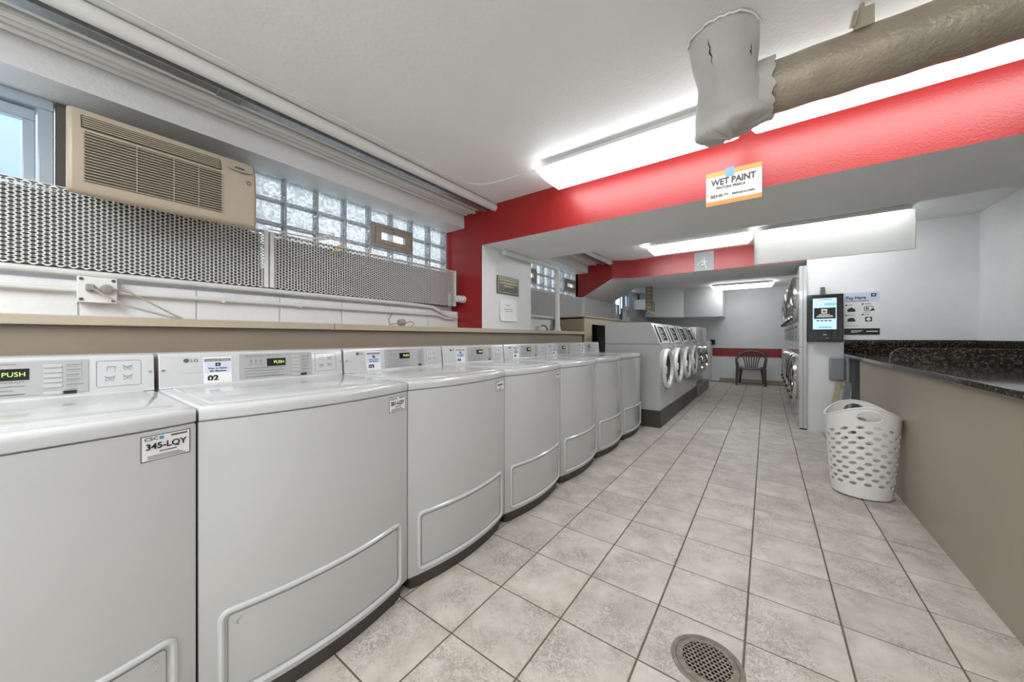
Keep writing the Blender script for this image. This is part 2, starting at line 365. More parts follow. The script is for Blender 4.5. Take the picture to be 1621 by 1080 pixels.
def pane_window(name, y0, y1):
    win = struct(name, MB().box(-2.72, -2.62, y0, y1, 1.555, 1.60).box(-2.72, -2.62, y0, y1, 2.14, 2.19).box(-2.72, -2.62, y0, y0+.045, 1.6, 2.14).box(-2.72, -2.62, y1-.045, y1, 1.6, 2.14), 'bluealu', bevel=.004)
    obj('sash', MB().box(-2.69, -2.65, y0+.05, y1-.05, 2.085, 2.135).box(-2.69, -2.65, y0+.05, y1-.05, 1.605, 1.64).box(-2.69, -2.65, y1-.085, y1-.05, 1.64, 2.085).box(-2.69, -2.65, (y0+y1)/2-.02, (y0+y1)/2+.02, 1.64, 2.085), 'bluealu', win, bevel=.003)
    obj('pane', MB().box(-2.672, -2.668, y0+.05, y1-.05, 1.62, 2.1), 'pane', win)
pane_window('window_3', -1.7, .055)
pane_window('window_4', 7.32, 8.30)
o = struct('exterior_wall', MB().box(-3.75, -3.7, -3.4, 1.2, .4, 3.0), 'siding')
obj('sheet', MB().box(-3.70, -3.68, -.28, -.05, .4, 3.0).box(-3.70, -3.69, -.02, .02, .4, 3.0), 'sidingblue', o)
struct('wall_filler', MB().box(XL, -2.62, .06, .79, 1.555, 2.19), 'fillershade')  # shade above the air conditioner is put into this dark colour
struct('wall_filler', MB().box(XL, -2.62, 8.31, 9.2, 1.555, 2.19), 'wall')

# ------------------------------------------------------------------ fluorescent lamps
def fixture(xa, xb, y0, y1, label, hung=False, lens='lens'):
    t = thing('fluorescent_fixture', label, 'ceiling light', ((xa+xb)/2, (y0+y1)/2, ZC-.045), 0, 'ceiling fluorescent lights')
    hw = (xb-xa)/2; hd = (y1-y0)/2
    obj('housing', MB().box(-hw+.01, hw-.01, -hd+.035, hd-.035, .002, .045).box(-hw+.02, hw-.02, -hd, hd, -.004, .004), 'plastic', t, bevel=.003)
    if not hung:
        prof = [(-hd, -.002), (-hd+.004, -.05), (-hd+.04, -.07), (0, -.078), (hd-.04, -.07), (hd-.004, -.05), (hd, -.002)]
        m = MB(); n = len(prof); ends = []
        vs = [(-hw+(.05*(-z-.005)/.07), y, z) for y, z in prof]+[(hw-(.05*(-z-.005)/.07), y, z) for y, z in prof]
        m.add(vs, [(i, i+1, i+1+n, i+n) for i in range(n-1)]+[list(range(n)), list(range(n, 2*n))], [0]*(n-1)+[1, 1])
        obj('lens', m, [lens, 'lensend'], t, 60)
    else:
        for k in (-.07, .07):
            obj('tube_lamp', MB().tube([(-hw+.03, k, -.03), (hw-.03, k, -.03)], .016, 12), 'tubelamp', t)
        h = .36
        def fn(u, v):
            z = -.012-h*v; bul = .012*math.sin(PI*v)
            return (-hw+2*hw*u, -hd-.006-bul, z)
        ln = obj('hanging_lens', MB().grid(fn, 2, 10), 'milky', t, solid=.004); ln['label'] = 'milky white lens hanging open'
        obj('lens_rim', MB().box(-hw, -hw+.004, -hd-.022, -hd+.006, -.012-h, -.012).box(hw-.004, hw, -hd-.022, -hd+.006, -.012-h, -.012).box(-hw+.004, hw-.004, -hd-.012, -hd, -.016-h, -.012-h), 'plastic', ln)
    return t
fixture(-1.31, -.10, 2.08, 2.37, 'long white fluorescent light beside the red beam and the torn pipe jacket', lens='lenslow')
fixture(-.08, 1.13, 2.08, 2.37, 'long white fluorescent light running along the red beam under the brown duct', lens='lenslow')
fixture(-1.27, -.125, 4.72, 5.02, 'shorter looking white fluorescent light between the two red beams')
fixture(-.11, 1.10, 4.74, 5.04, 'fluorescent light with its milky lens hanging open above the pay terminal', True)
fixture(-1.04, .14, 9.30, 9.58, 'fluorescent light near the wall with the red stripe', lens='lensdim')
for k, (ya, nm) in enumerate(((-.95, 'first row'), (-2.1, 'second row'))):  # unseen lamps added behind the camera to brighten near washers and ceiling
    fixture(-1.75, -.53, ya, ya+.30, 'added unseen fluorescent light in the %s behind the floor drain on the washer side' % nm, lens='lensfill')
    fixture(-.30, .92, ya, ya+.30, 'added unseen fluorescent light in the %s behind the floor drain on the counter side' % nm, lens='lensfill')

# ------------------------------------------------------------------ pipes under the ceiling
def pipe(name, label, path, r, m='whitepipe', n=10, cat='pipe', group=None, flat=1):
    return tag(obj(name, MB().tube(path, r, n, flat=flat), m), label, cat, group)
for a, b, nm in ((Y0, 2.499, 'above the beige air conditioner'), (3.351, 5.449, 'between the two red beams')):
    pipe('conduit', 'thin white conduit tight against the bulkhead, '+nm, [(-2.375, a, ZC-.02), (-2.375, b, ZC-.02)], .019)
    pipe('conduit', 'white conduit second from the bulkhead, '+nm, [(-2.325, a, ZC-.018), (-2.325, b, ZC-.018)], .017)
    pipe('conduit', 'white conduit beside the galvanised channel, '+nm, [(-2.27, a, ZC-.022), (-2.27, b, ZC-.022)], .02)
    pipe('conduit', 'small white conduit beside the galvanised channel, '+nm, [(-2.215, a, ZC-.014), (-2.215, b, ZC-.014)], .013)
    ch = thing('strut_channel', 'galvanised steel channel among white conduits, '+nm, 'channel', (-2.125, a, ZC))
    obj('channel', MB().box(-.03, .03, 0, b-a, -.05, -.012).box(-.032, .032, 0, b-a, -.012, 0), 'galv', ch, bevel=.003)
    if b < 3:
        cp = obj('coupling', MB().box(-.035, .035, .52-a, .62-a, -.054, -.008), 'galv', ch, bevel=.003)
        for y in (.54, .60): obj('screw', MB().lathe([(.006, 0), (.006, .012), (.0, .012)], (.02, y-a, -.054), (0, 0, -1), 8), 'galv', cp)
    pipe('conduit', 'thick white pipe beside the open ceiling, '+nm, [(-2.02, a, ZC-.034), (-2.02, b, ZC-.034)], .033, n=14)
crv = [(-1.94, Y0, ZC-.004), (-1.94, 1.9, ZC-.004)]+[(-1.94+.22*(1-math.cos(t)), 1.9+.25*math.sin(t), ZC-.004) for t in [PI/2*k/8 for k in range(1, 9)]]+[(-1.33, 2.17, ZC-.004)]
pipe('ceiling_cable', 'thin painted cable on the ceiling curving towards the long fluorescent light', crv, .006, n=6, cat='cable')
# white drain pipe in the second bay
wpz = thing('vertical_pipe', 'white vertical pipe standing on the tan shelf behind the pier with the plaque', 'pipe', (-2.11, 3.86, 1.195))
obj('pipe', MB().tube([(0, 0, 0), (0, 0, .70)]+[(0, -.08*(1-math.cos(t)), .70+.08*math.sin(t)) for t in [PI/2*k/6 for k in range(1, 7)]]+[(0, -1.1, .775)], .03, 14), 'whitepipe', wpz)
obj('collar', MB().lathe([(.045, 0), (.045, .025), (.036, .03), (.036, .06), (.030, .065)], (0, 0, 0), (0, 0, 1), 16), 'whitepipe', wpz)
# pipes on the lower wall
pipe('wall_pipe', 'thin white conduit on the wall running from the outlet box towards the red pier', [(-2.468, .235, 1.325), (-2.468, 2.2, 1.325), (-2.468, 2.3, 1.30), (-2.468, 2.42, 1.298)], .0105)
pipe('wall_pipe', 'thin white conduit entering the outlet box from the window side', [(-2.468, -1.4, 1.325), (-2.468, .1, 1.325)], .0115)
pipe('wall_pipe', 'white heating pipe just below the mesh covers ending in a bend', [(-2.47, -1.4, 1.402), (-2.47, 1.9, 1.402), (-2.47, 2.15, 1.395), (-2.47, 2.32, 1.33), (-2.455, 2.45, 1.31)], .015)
for y in (.62, 1.02): tag(obj('pipe_clip', MB().box(-2.492, -2.455, y, y+.012, 1.31, 1.34).lathe([(.014, -.02), (.014, .02)], (-2.468, y, 1.325), (0, 1, 0), 12), 'whitepipe'), 'small white coupling on the thin conduit under the '+('wide gap of the mesh covers' if y > .8 else 'mesh cover with the cords below'), 'pipe clip')
for y0_, y1_ in ((3.4, 4.3),):
    pipe('wall_pipe', 'white pipe low on the wall behind the vertical pipe', [(-2.47, 3.36, 1.40), (-2.47, 4.4, 1.40)], .02)
st = thing('pipe_stub', 'white ribbed pipe stub between the mesh cover and the red pier', 'pipe', (-2.44, 2.40, 1.49))
obj('stub', MB().lathe([(.02, .0), (.03, .0), (.03, .02), (.034, .025), (.034, .045), (.028, .05), (.036, .06), (.036, .098), (.0, .098)], (.03, 0, 0), (0, 1, 0), 16), 'whitepipe', st)

# ------------------------------------------------------------------ expanded metal radiator covers
def expanded(y0, y1, z0, z1, L=.035, h=.0087):
    m = MB(); sw, th = .0030, .0016; rows = int((z1-z0)/h)
    for k in range(rows+1):
        pts = []; y = y0; j = 0
        while y <= y1+1e-6:
            s = 1 if (j+k) % 2 == 0 else -1
            zc = z0+k*h+s*(h/2-.0006)
            pts += [(y-.003, zc), (y+.003, zc)]
            y += L/2; j += 1
        n = len(pts); vs = []; fs = []
        for (y, z) in pts: vs += [(th, y, z-sw), (th, y, z+sw), (-th, y, z+sw), (-th, y, z-sw)]
        for i in range(n-1):
            a = i*4; b = a+4
            fs += [(a, b, b+1, a+1), (a+1, b+1, b+2, a+2), (a+3, a, b, b+3)]
        m.add(vs, fs)
    return m
def cover(y0, y1, z0, z1, label, strips=(1, 1)):
    t = thing('radiator_cover', label, 'radiator cover', (-2.46, y0, z0), 0, 'expanded metal radiator covers')
    w_ = y1-y0; h_ = z1-z0
    e = obj('mesh_screen', expanded(.006, w_-.006, .004, h_-.004), 'mesh', t, 0); e['kind'] = 'stuff'
    for k, (a, on) in enumerate(((0, strips[0]), (w_-.024, strips[1]))):
        if on: obj('edge_strip', MB().box(.002, .006, a, a+.022, 0, h_).box(-.04, .002, a if k == 0 else a+.019, (a if k == 0 else a+.019)+.003, 0, h_), 'mesh', t)
    obj('shade_sheet', MB().box(-.118, -.1, .01, w_-.01, .0, h_-.006), 'cavity', t)  # plain dark sheet, gives the mesh holes their shade
    obj('top_lip', MB().box(-.06, -.002, 0, w_, h_-.003, h_), 'mesh', t)
    return t
cover(-.9, .846, 1.422, 1.768, 'long white expanded metal cover under the beige air conditioner', (0, 1))
cover(.853, 2.44, 1.422, 1.765, 'white expanded metal cover under the glass block window beside the red pier')
cover(3.36, 5.379, 1.425, 1.768, 'white expanded metal cover behind the vertical pipe', (0, 0))
cover(5.386, 7.13, 1.435, 1.785, 'white expanded metal cover under the sloping red haunch')
cover(7.55, 9.9, 1.43, 1.76, 'white expanded metal cover below the small white air conditioner')
# valve pipes after the haunch
vp = thing('valve_pipe', 'white insulated valve pipes between two mesh covers under the haunch', 'pipe', (-2.40, 7.34, 1.42))
obj('riser', MB().tube([(0, -.10, 0), (0, -.10, .62)], .035, 12), 'whitepipe', vp)
obj('valve', MB().lathe([(.03, 0), (.065, .02), (.075, .06), (.065, .10), (.03, .12)], (0, .06, .24), (0, 0, 1), 16), 'whitepipe', vp)
obj('valve', MB().lathe([(.03, 0), (.07, .02), (.08, .06), (.07, .10), (.03, .12)], (0, .06, .03), (0, 0, 1), 16), 'whitepipe', vp)

# ------------------------------------------------------------------ air conditioners
def aircon(y0, z0, w_, h_, body, label, xf=-2.2, name='air_conditioner'):
    t = thing(name, label, 'air conditioner', (xf, y0, z0))
    obj('case', MB().box(-.42, -.035, .012, w_-.012, .082, h_-.012), body, t, bevel=.006)
    obj('front_cover', MB().prism([(-.06, .0), (-.012, .0), (0, .03), (0, h_-.10), (-.028, h_), (-.06, h_)], 'y', 0, w_), body, t, bevel=.014, seg=3)
    gx0, gx1 = .045, w_*.76
    a = obj('intake_grille', MB().box(.0005, .0015, gx0, gx1, .045, .245), 'beigedark', t, 0)
    n = 17
    for i in range(n):
        z = .045+.2*(i+.5)/n
        obj('slat', MB().prism([(0, z-.004), (.007, z-.0035), (.007, z-.0005), (0, z+.0012)], 'y', gx0-.004, gx1+.004), body, a, 0)
    for y in (gx0+(gx1-gx0)*q for q in (.33, .6, .8)): obj('rib', MB().box(.002, .0075, y-.001, y+.001, .045, .245), body, a, 0)
    # discharge grille on the raked top band
    d = obj('discharge_grille', MB().prism([(-.0005, h_-.088), (-.0185, h_-.032), (-.0175, h_-.031), (.0008, h_-.087)], 'y', gx0-.01, gx1), 'beigedark', t, 0)
    for i in range(5):
        q = (i+.7)/5.4; z = h_-.086+.054*q; x = -.0185*q
        obj('slat', MB().prism([(x, z-.0025), (x+.005, z-.002), (x+.004, z+.002), (x-.001, z+.0025)], 'y', gx0-.006, gx1-.004), body, d, 0)
    c = obj('control_panel', MB().lathe([(.0, .001), (.055, .001), (.055, .0), (.0, 0)], (0, 0, 0), (1, 0, .32), 24), 'silver', t)
    c.location = (-.013, w_*.885, h_-.05); c.scale = (1, 1, .36)
    obj('button', MB().box(0, .003, -.045, .045, -.02, -.006), 'beigedark', c)
    obj('button', MB().box(-.002, .003, -.02, .02, .006, .02), 'beigedark', c)
    obj('badge', MB().lathe([(.007, 0), (.010, 0), (.010, .002), (.007, .002)], (.0005, w_*.94, h_-.115), (1, 0, 0), 18, close=True), 'greyink', t)
    return t
aircon(.075, 1.695, .628, .345, 'beige', 'beige wall air conditioner with louvred grille set into the window')
aircon(8.48, 1.69, .62, .34, 'plastic', 'small white air conditioner beyond the sloping haunch')

# ------------------------------------------------------------------ shelf and chase cabinet behind the washers
tag(obj('ledge_shelf', MB().box(-2.488, -2.0, -1.2, 1.016, 1.159, 1.195), 'shelf', bevel=.003), 'tan painted ledge shelf under the outlet box with two cords', 'shelf')
s2 = thing('ledge_shelf', 'long tan ledge shelf running past the red pier to the brown chase cabinet', 'shelf', (-2.0, 1.02, 1.159))
obj('board', MB().prism([(0, 0), (0, 3.28), (-.488, 3.28), (-.488, 2.335), (-.17, 2.335), (-.17, 1.475), (-.488, 1.475), (-.488, 0)], 'z', 0, .036), 'shelf', s2, bevel=.003)
obj('raw_end', MB().box(-.488, .003, 3.282, 3.40, 0, .036), 'wood', s2, bevel=.002)
cb = thing('chase_cabinet', 'taupe boxed pipe chase with a dark opening behind the front load washers', 'cabinet', (-2.0, 4.43, 0))
obj('body', MB().box(-.45, -.02, 0, .02, 1.196, 1.395).box(-.45, -.02, 0, 2.9, 1.375, 1.395), 'brown', cb)
obj('front', MB().box(-.02, 0, 0, .24, 0, 1.395).box(-.02, 0, .24, .82, 1.30, 1.395).box(-.02, 0, .82, 2.9, 0, 1.395), 'shelf', cb)
obj('top_board', MB().box(-.46, .02, -.015, 2.92, 1.395, 1.415), 'shelf', cb, bevel=.002)
obj('opening', MB().box(-.30, -.29, .02, 1.0, 0, 1.37).box(-.29, -.02, .50, .52, 0, 1.3), 'black', cb)  # black sheets stand for the shade inside the opening

# outlet box with plugs and cords
ob = thing('outlet_box', 'white weatherproof outlet box with two plugs above the tan shelf', 'outlet', (-2.492, .113, 1.273))
obj('box', MB().box(0, .05, 0, .114, 0, .112), 'plastic', ob, bevel=.006)
pl_ = obj('cover_plate', MB().box(.05, .056, -.002, .116, -.002, .114), 'plastic', ob, bevel=.004)
for y in (.01, .104):
    for z in (.012, .102): obj('screw', MB().lathe([(.007, 0), (.007, .0025), (.003, .0025), (.003, .001), (0, .001)], (.056, y, z), (1, 0, 0), 12), 'greyink', pl_)
obj('socket', MB().lathe([(.019, 0), (.019, .003), (0, .003)], (.056, .038, .06), (1, 0, 0), 20).lathe([(.019, 0), (.019, .003), (0, .003)], (.056, .082, .06), (1, 0, 0), 20), 'plastic', pl_)
def cord(name, label, plugpos, path, plug):
    t = thing(name, label, 'cord', plugpos)
    if plug: obj('plug', MB().box(0, .03, -.013, .013, -.014, .016), 'cord', t, bevel=.004)
    else: obj('plug', MB().lathe([(.021, 0), (.021, .012), (.012, .016), (0, .016)], (0, 0, 0), (1, 0, 0), 20), 'cord', t)
    obj('cable', MB().tube(path, .0042, 8), 'cord', t)
cord('power_cord', 'grey power cord with an angular plug drooping from the outlet box', (-2.432, .147, 1.335), [(.03, .0, 0), (.045, .012, -.008), (.06, .04, -.035), (.09, .10, -.075), (.16, .17, -.105), (.27, .215, -.128), (.33, .235, -.137)], True)
cord('power_cord', 'grey power cord with a round flat plug drooping from the outlet box', (-2.432, .196, 1.335), [(.012, .01, 0), (.014, .04, 0), (.03, .075, -.012), (.07, .115, -.045), (.16, .16, -.09), (.26, .185, -.122), (.32, .195, -.135)], False)
rs = thing('loose_plug', 'grey plug with a looped cord lying on the tan shelf below the mesh cover', 'plug', (-2.35, 1.66, 1.196))
obj('plug_body', MB().lathe([(0, 0), (.022, .004), (.026, .02), (.026, .05), (.015, .062), (0, .062)], (.02, .02, .035), (.2, 1, .1), 14), 'cord', rs)
obj('cable', MB().tube([(.02, .02, .03), (0, -.04, .02), (0, -.05, .06), (0, -.02, .10)], .004, 7).tube([(.02, .09, .035), (.02, .14, .05), (.03, .17, .035), (.04, .13, .006)], .004, 7), 'cord', rs)
rs2 = thing('loose_plug', 'grey plug with a dark cord lying on the shelf beside the vertical pipe', 'plug', (-2.35, 3.72, 1.196))
obj('plug_body', MB().box(0, .07, 0, .06, 0, .06), 'plastic', rs2, bevel=.01)
obj('cable', MB().tube([(.05, .03, .05), (.06, .10, .075), (.06, .17, .06), (.05, .22, .006)], .009, 7), 'greyink', rs2)
cb2 = thing('loose_wires', 'loose white cable ends and yellow wires draped over the mesh cover top', 'cable', (-2.44, 1.12, 1.77))
obj('cable', MB().tube([(.0, -.28, .004), (.0, -.12, .003), (.0, .04, .012), (.02, .10, .03), (.02, .17, .02)], .005, 7).tube([(.0, .0, .008), (.02, .05, .035), (.025, .12, .03), (.02, .2, -.02)], .005, 7).tube([(.0, .02, .004), (.02, .09, .06), (.025, .16, .0), (.02, .21, -.01)], .004, 7), 'whitepipe', cb2)
obj('bare_wire', MB().tube([(.02, .16, .0), (.022, .12, -.03), (.022, .09, -.075)], .005, 6).tube([(.02, .17, .0), (.022, .14, -.03), (.022, .11, -.06)], .004, 6), 'wood', cb2)
# plaque and notice on the pier
pq = thing('wall_plaque', 'dark bronze and green plaque on the grey side of the pier', 'plaque', (-2.174, 2.72, 1.56))
obj('plate', MB().box(0, .012, 0, .372, 0, .18), 'plaque', pq, bevel=.003)
bd = MB().box(.012, .0135, .016, .356, .014, .019).box(.012, .0135, .016, .356, .161, .166).box(.012, .0135, .016, .021, .014, .166).box(.012, .0135, .351, .356, .014, .166)
obj('border', bd, 'gold', pq, 0)
lt = MB()
for r_, (a, b) in enumerate(((.04, .33), (.045, .335), (.10, .27))):
    y = a; z = .143-.03*r_
    while y < b: 
        q = random.uniform(.012, .035); lt.box(.012, .0134, y, min(y+q, b), z-.007, z+.006); y += q+.008
obj('worn_lettering', lt, 'gold', pq, 0)
obj('green_patch', MB().prism([(.14, .02), (.35, .02), (.35, .07), (.30, .055), (.26, .058), (.20, .035)], 'x', .012, .0128), 'green', pq, 0)
pn = thing('paper_notice', 'white typed paper notice taped below the plaque', 'paper', (-2.174, 2.771, 1.284))
obj('sheet', MB().grid(lambda u, v: (.003+.05*max(0, .4-v)**1.5+.02*max(0, .2-u)*(1-v), .297*u, .232*v), 8, 8), 'notice', pn, solid=.0006)
obj('typed_lines', MB().box(.0033, .0042, .10, .17, .162, .166).box(.0033, .0044, .07, .22, .122, .126).box(.0033, .0046, .10, .215, .101, .105), 'greyink', pn, 0)

# ------------------------------------------------------------------ top load washers
WW, WY0, WP, WX = .686, -.426, .692, -1.257
def bow(y): t = max(0, min(1, y/WW)); return .05*(1-(2*t-1)**2)
def bowed(layers, back=-.525, n=18, side=.0):
    m = MB(); cnt = n+3; vs = []
    for z, ins in layers:
        s = side+max(0, ins)*.5
        vs += [(back, s, z), (back, WW-s, z)]+[(bow(WW*(1-k/n))-ins, max(s, min(WW-s, WW*(1-k/n))), z) for k in range(n+1)]
    R = len(layers); fs = [list(range(cnt))[::-1], [(R-1)*cnt+k for k in range(cnt)]]
    for i in range(R-1):
        for k in range(cnt): fs.append((i*cnt+k, i*cnt+(k+1) % cnt, (i+1)*cnt+(k+1) % cnt, (i+1)*cnt+k))
    return m.add(vs, fs)
def rrect(y0, y1, z0, z1, r, k=5, sub=14):
    pts = []
    for cy, cz, a0 in ((y1-r, z1-r, 0), (y0+r, z1-r, PI/2), (y0+r, z0+r, PI), (y1-r, z0+r, 1.5*PI)):
        arc = [(cy+r*math.cos(a0+PI/2*i/k), cz+r*math.sin(a0+PI/2*i/k)) for i in range(k+1)]
        if pts and abs(pts[-1][0]-arc[0][0]) > .08:
            a = pts[-1]; pts += [(a[0]+(arc[0][0]-a[0])*q/sub, a[1]+(arc[0][1]-a[1])*q/sub) for q in range(1, sub)]
        pts += arc
    a, b = pts[-1], pts[0]
    if abs(a[0]-b[0]) > .08: pts += [(a[0]+(b[0]-a[0])*q/sub, a[1]) for q in range(1, sub)]
    return pts
CONS_X = -.528
def cx(z): return CONS_X-(z-.925)*.10          # raked console face
def flat(y0, y1, z0, z1, e=.0006, m=None, mi=0):
    m = m or MB(); return m.prism([(cx(z0), z0), (cx(z0)+e, z0), (cx(z1)+e, z1), (cx(z1), z1)], 'y', y0, y1, mi)
def make_washer():
    t = thing('top_load_washer', '', 'washing machine', (WX, 0, 0), 0, 'white top load washers in a row')
    obj('cabinet', bowed([(.062, .004), (.068, 0), (.879, 0), (.8825, .004)], -.69), 'enamel', t)
    obj('toe_base', bowed([(.0, .02), (.06, .012)], -.66, side=.012), 'toe', t)
    tp = obj('top_cover', bowed([(.884, .003), (.888, -.003), (.908, -.004), (.917, -.001), (.922, .004), (.9245, .011), (.925, .02)], -.69), 'enamel', t)
    lid = MB(); n = 14; vs = []
    for z, ins in ((.9245, 0), (.928, .0015), (.9295, .006)):
        vs += [(-.50+ins, .035+ins, z), (-.50+ins, WW-.035-ins, z)]+[(bow(WW-.035-(WW-.07)*k/n)*.9-.05-ins, WW-.035-ins-(WW-.07-2*ins)*k/n, z) for k in range(n+1)]
    c = n+3; fs = [[2*c+k for k in range(c)]]+[(i*c+k, i*c+(k+1) % c, (i+1)*c+(k+1) % c, (i+1)*c+k) for i in range(2) for k in range(c)]
    obj('lid', lid.add(vs, fs), 'enamel', tp)
    # raised access panel on the bowed front
    pts = rrect(.046, WW-.046, .088, .335, .02); pts2 = rrect(.06, WW-.06, .102, .321, .012)
    ap = obj('access_panel', MB().tube([(bow(y)+.0015, y, z) for y, z in pts], .0085, 8, True, flat=1), 'enamel', t)
    obj('groove', MB().tube([(bow(y)+.0001, y, z) for y, z in pts2], .0014, 6, True), 'paleink', ap)
    for y in (.088, WW-.088): obj('plug_ring', MB().lathe([(.0125, -.002), (.0125, .0015), (.0105, .0015), (.0105, -.002)], (bow(y), y, .295), (1, 0, 0), 20, close=True), 'enamel', ap)
    # console
    co = obj('console', MB().prism([(-.688, .926), (cx(.926)+.004, .926), (cx(.93), .93), (cx(1.04), 1.04), (cx(1.04)-.006, 1.053), (cx(1.04)-.02, 1.057), (-.688, 1.057)], 'y', .003, WW-.003), 'enamel', t, bevel=.008, seg=3)
    obj('control_plate', flat(.243, .532, .939, 1.044, .0015), 'silver', co, bevel=.0007)
    e = .0021
    pr = MB()
    for k in range(4): flat(.262, .26+(.15, .15, .13, .15)[k], .985-.012*k-.004, .985-.012*k-.001, e, pr)
    flat(.262, .395, 1.034, 1.037, e, pr); flat(.27, .336, .995, .9957, e, pr); flat(.27, .336, 1.026, 1.0267, e, pr)
    for y in (.285, .303, .321): flat(y-.003, y+.003, 1.008, 1.018, e, pr); flat(y-.006, y+.006, 1.0, 1.002, e, pr)
    for k in range(6): flat(.487, .487+(.03, .028, .026, .028, .034, .02)[k], 1.027-.0155*k, 1.030-.0155*k, e, pr); flat(.487, .51, 1.022-.0155*k, 1.0235-.0155*k, e, pr)
    flat(.3, .41, .957-.012, .957-.010, e, pr); flat(.517, .5178, .98, 1.038, e, pr)
    obj('printed_lines', pr, 'paleink', co, 0)
    obj('display', flat(.344, .418, .988, 1.022, .0023), 'glassblack', co, 0)
    for k in range(6): obj('button', flat(.443, .479, 1.0215-.0155*k-(.006 if k == 5 else 0), 1.0315-.0155*k-(.006 if k == 5 else 0), .0032), 'buttonface', co, bevel=.001)
    obj('start_label', flat(.481, .507, .9375, .9475, .0022), 'ink', co, 0)
    fr = MB(); rp = rrect(.548, .65, .95, 1.036, .006, 3)
    obj('icon_frame', fr.tube([(cx(z), y, z) for y, z in rp], .0009, 5, True), 'paleink', co)
    ic = MB()
    for (y, z) in ((.58, 1.008), (.618, 1.010), (.577, .975), (.618, .977)):
        s = .009
        if (y, z) == (.58, 1.008): ic.tube([(cx(z)+.0004, a, b) for a, b in rrect(y-s, y+s, z-s, z+s, .002, 2)], .0006, 4, True)
        else:
            ic.tube([(cx(z)+.0004, y-.012, z-.011), (cx(z)+.0004, y+.012, z+.011)], .0007, 4).tube([(cx(z)+.0004, y-.012, z+.011), (cx(z)+.0004, y+.012, z-.011)], .0007, 4)
            ic.tube([(cx(z)+.0004, a, b) for a, b in rrect(y-s, y+s, z-s*.7, z+s*.7, .002, 2)], .0005, 4, True)
    obj('care_icons', ic, 'paleink', co, 0)
    obj('sticker', flat(.128, .217, .933, 1.036, .0008), 'paper', co, 0)
    obj('sticker_band', flat(.131, .214, .974, 1.016, .0011), 'lilac', co, 0)
    obj('sticker_title', flat(.131, .214, 1.019, 1.030, .0012), 'greyink', co, 0)
    obj('sticker_badge', flat(.165, .181, 1.0, 1.0135, .0014), 'ink', co, 0)
    obj('logo_ring', MB().lathe([(.0, 0), (.0085, 0), (.0085, .001), (0, .001)], (cx(1.026), .078, 1.026), (1, 0, 0), 20), 'greyink', co)
    obj('seam_line', flat(.07, .126, .977, .9775, .0004), 'paleink', co, 0)
    for y in (.014, WW-.014): obj('screw', MB().lathe([(.005, 0), (.005, .002), (.0, .003)], (cx(.993), y, .993), (1, 0, 0), 12), 'steel', co)
    R = (PI/2-.10, 0, PI/2)
    text('sticker_title_text', 'Commercial Washer', .0098, (cx(1.0245)+.0016, .1725, 1.0245), FX, 'paper', co, sx=.92)
    text('sticker_text', 'Scan to Select', .0105, (cx(.992)+.0014, .1725, .9915), FX, 'ink', co, bold=.0002)
    text('sticker_text', 'this Machine', .0105, (cx(.981)+.0014, .1725, .981), FX, 'ink', co, bold=.0002)
    text('logo_text', 'LG', .017, (cx(1.026)+.001, .101, 1.0255), FX, 'greyink', co, sx=1.05)
    text('badge_mark', 'n', .013, (cx(1.008)+.002, .173, 1.0075), FX, 'paper', co)
    text('display_text', 'PUSH', .0185, (cx(1.005)+.0035, .391, 1.005), (PI/2, .0, PI/2), 'led', co, sx=.95)
    return t
w0 = make_washer()
DESC = {1: 'washing machine numbered 01 with asset tag 345-LQY beside the open window', 2: 'washing machine numbered 02 with asset tag 351-LQY in front of the outlet box cords',
        3: 'washing machine marked 03 in front of the loose plug on the shelf', 4: 'washing machine marked 04 in front of the red pier',
        5: 'washing machine marked 05 in front of the plaque and paper notice', 6: 'washing machine marked 06 in front of the vertical white pipe', 7: 'washing machine numbered 07 at the end beside the front load washers'}
def asset_tag(root, code):
    y0, y1, z0, z1 = WW-.107, WW-.012, .808, .871
    g = lambda a, b, c, d, e0, e1: MB().add([(bow(y)+e, y, z) for e in (e0, e1) for z in (c, d) for y in (a, b)], [(0, 1, 3, 2), (4, 5, 7, 6), (0, 1, 5, 4), (2, 3, 7, 6), (0, 2, 6, 4), (1, 3, 7, 5)])
    o = obj('asset_tag', g(y0, y1, z0, z1, .0, .0012), 'greyink', root, 0); o['label'] = 'white asset tag with a black border'
    obj('tag_face', g(y0+.002, y1-.002, z0+.002, z1-.002, .0005, .0016), 'paper', o, 0)
    sl = math.atan2(bow(y1)-bow(y0), y1-y0); R = (PI/2, 0, PI/2-sl)
    def T(nm, s, size, y, z, sx=1, b=0, m='ink'): text(nm, s, size, (bow(y)+.0020, y, z), R, m, o, sx=sx, bold=b)
    if code: T('tag_code', code, .0205, (y0+y1)/2, .843, 1.05, .0004)
    else: obj('tag_lines', g(y0+.015, y1-.015, .838, .848, .0012, .0018), 'greyink', o, 0)
    T('tag_brand', 'CSC', .0115, y0+.019, .8625, 1.25)
    obj('tag_mark', g(y0+.034, y0+.042, .859, .866, .0012, .0019), 'teal', o, 0)
    ln = g(y0+.056, y1-.006, .8615, .866, .0012, .0018)
    for k in range(3): q = g(y0+.012, y1-.01-.006*k, .8125+.0035*k, .8138+.0035*k, .0012, .0018); ln.add(q.v, q.f)
    q = g(y0+.034, y1-.028, .8275, .830, .0012, .0018); ln.add(q.v, q.f)
    obj('tag_print', ln, 'greyink', o, 0)
ws = []
for i in range(1, 8):
    y = WY0+WP*(i-1)
    if i == 1: r = w0; r.location.y = y; r['label'] = DESC[1]
    else: r = dup(w0, (WX, y, 0), DESC[i])
    ws.append(r)
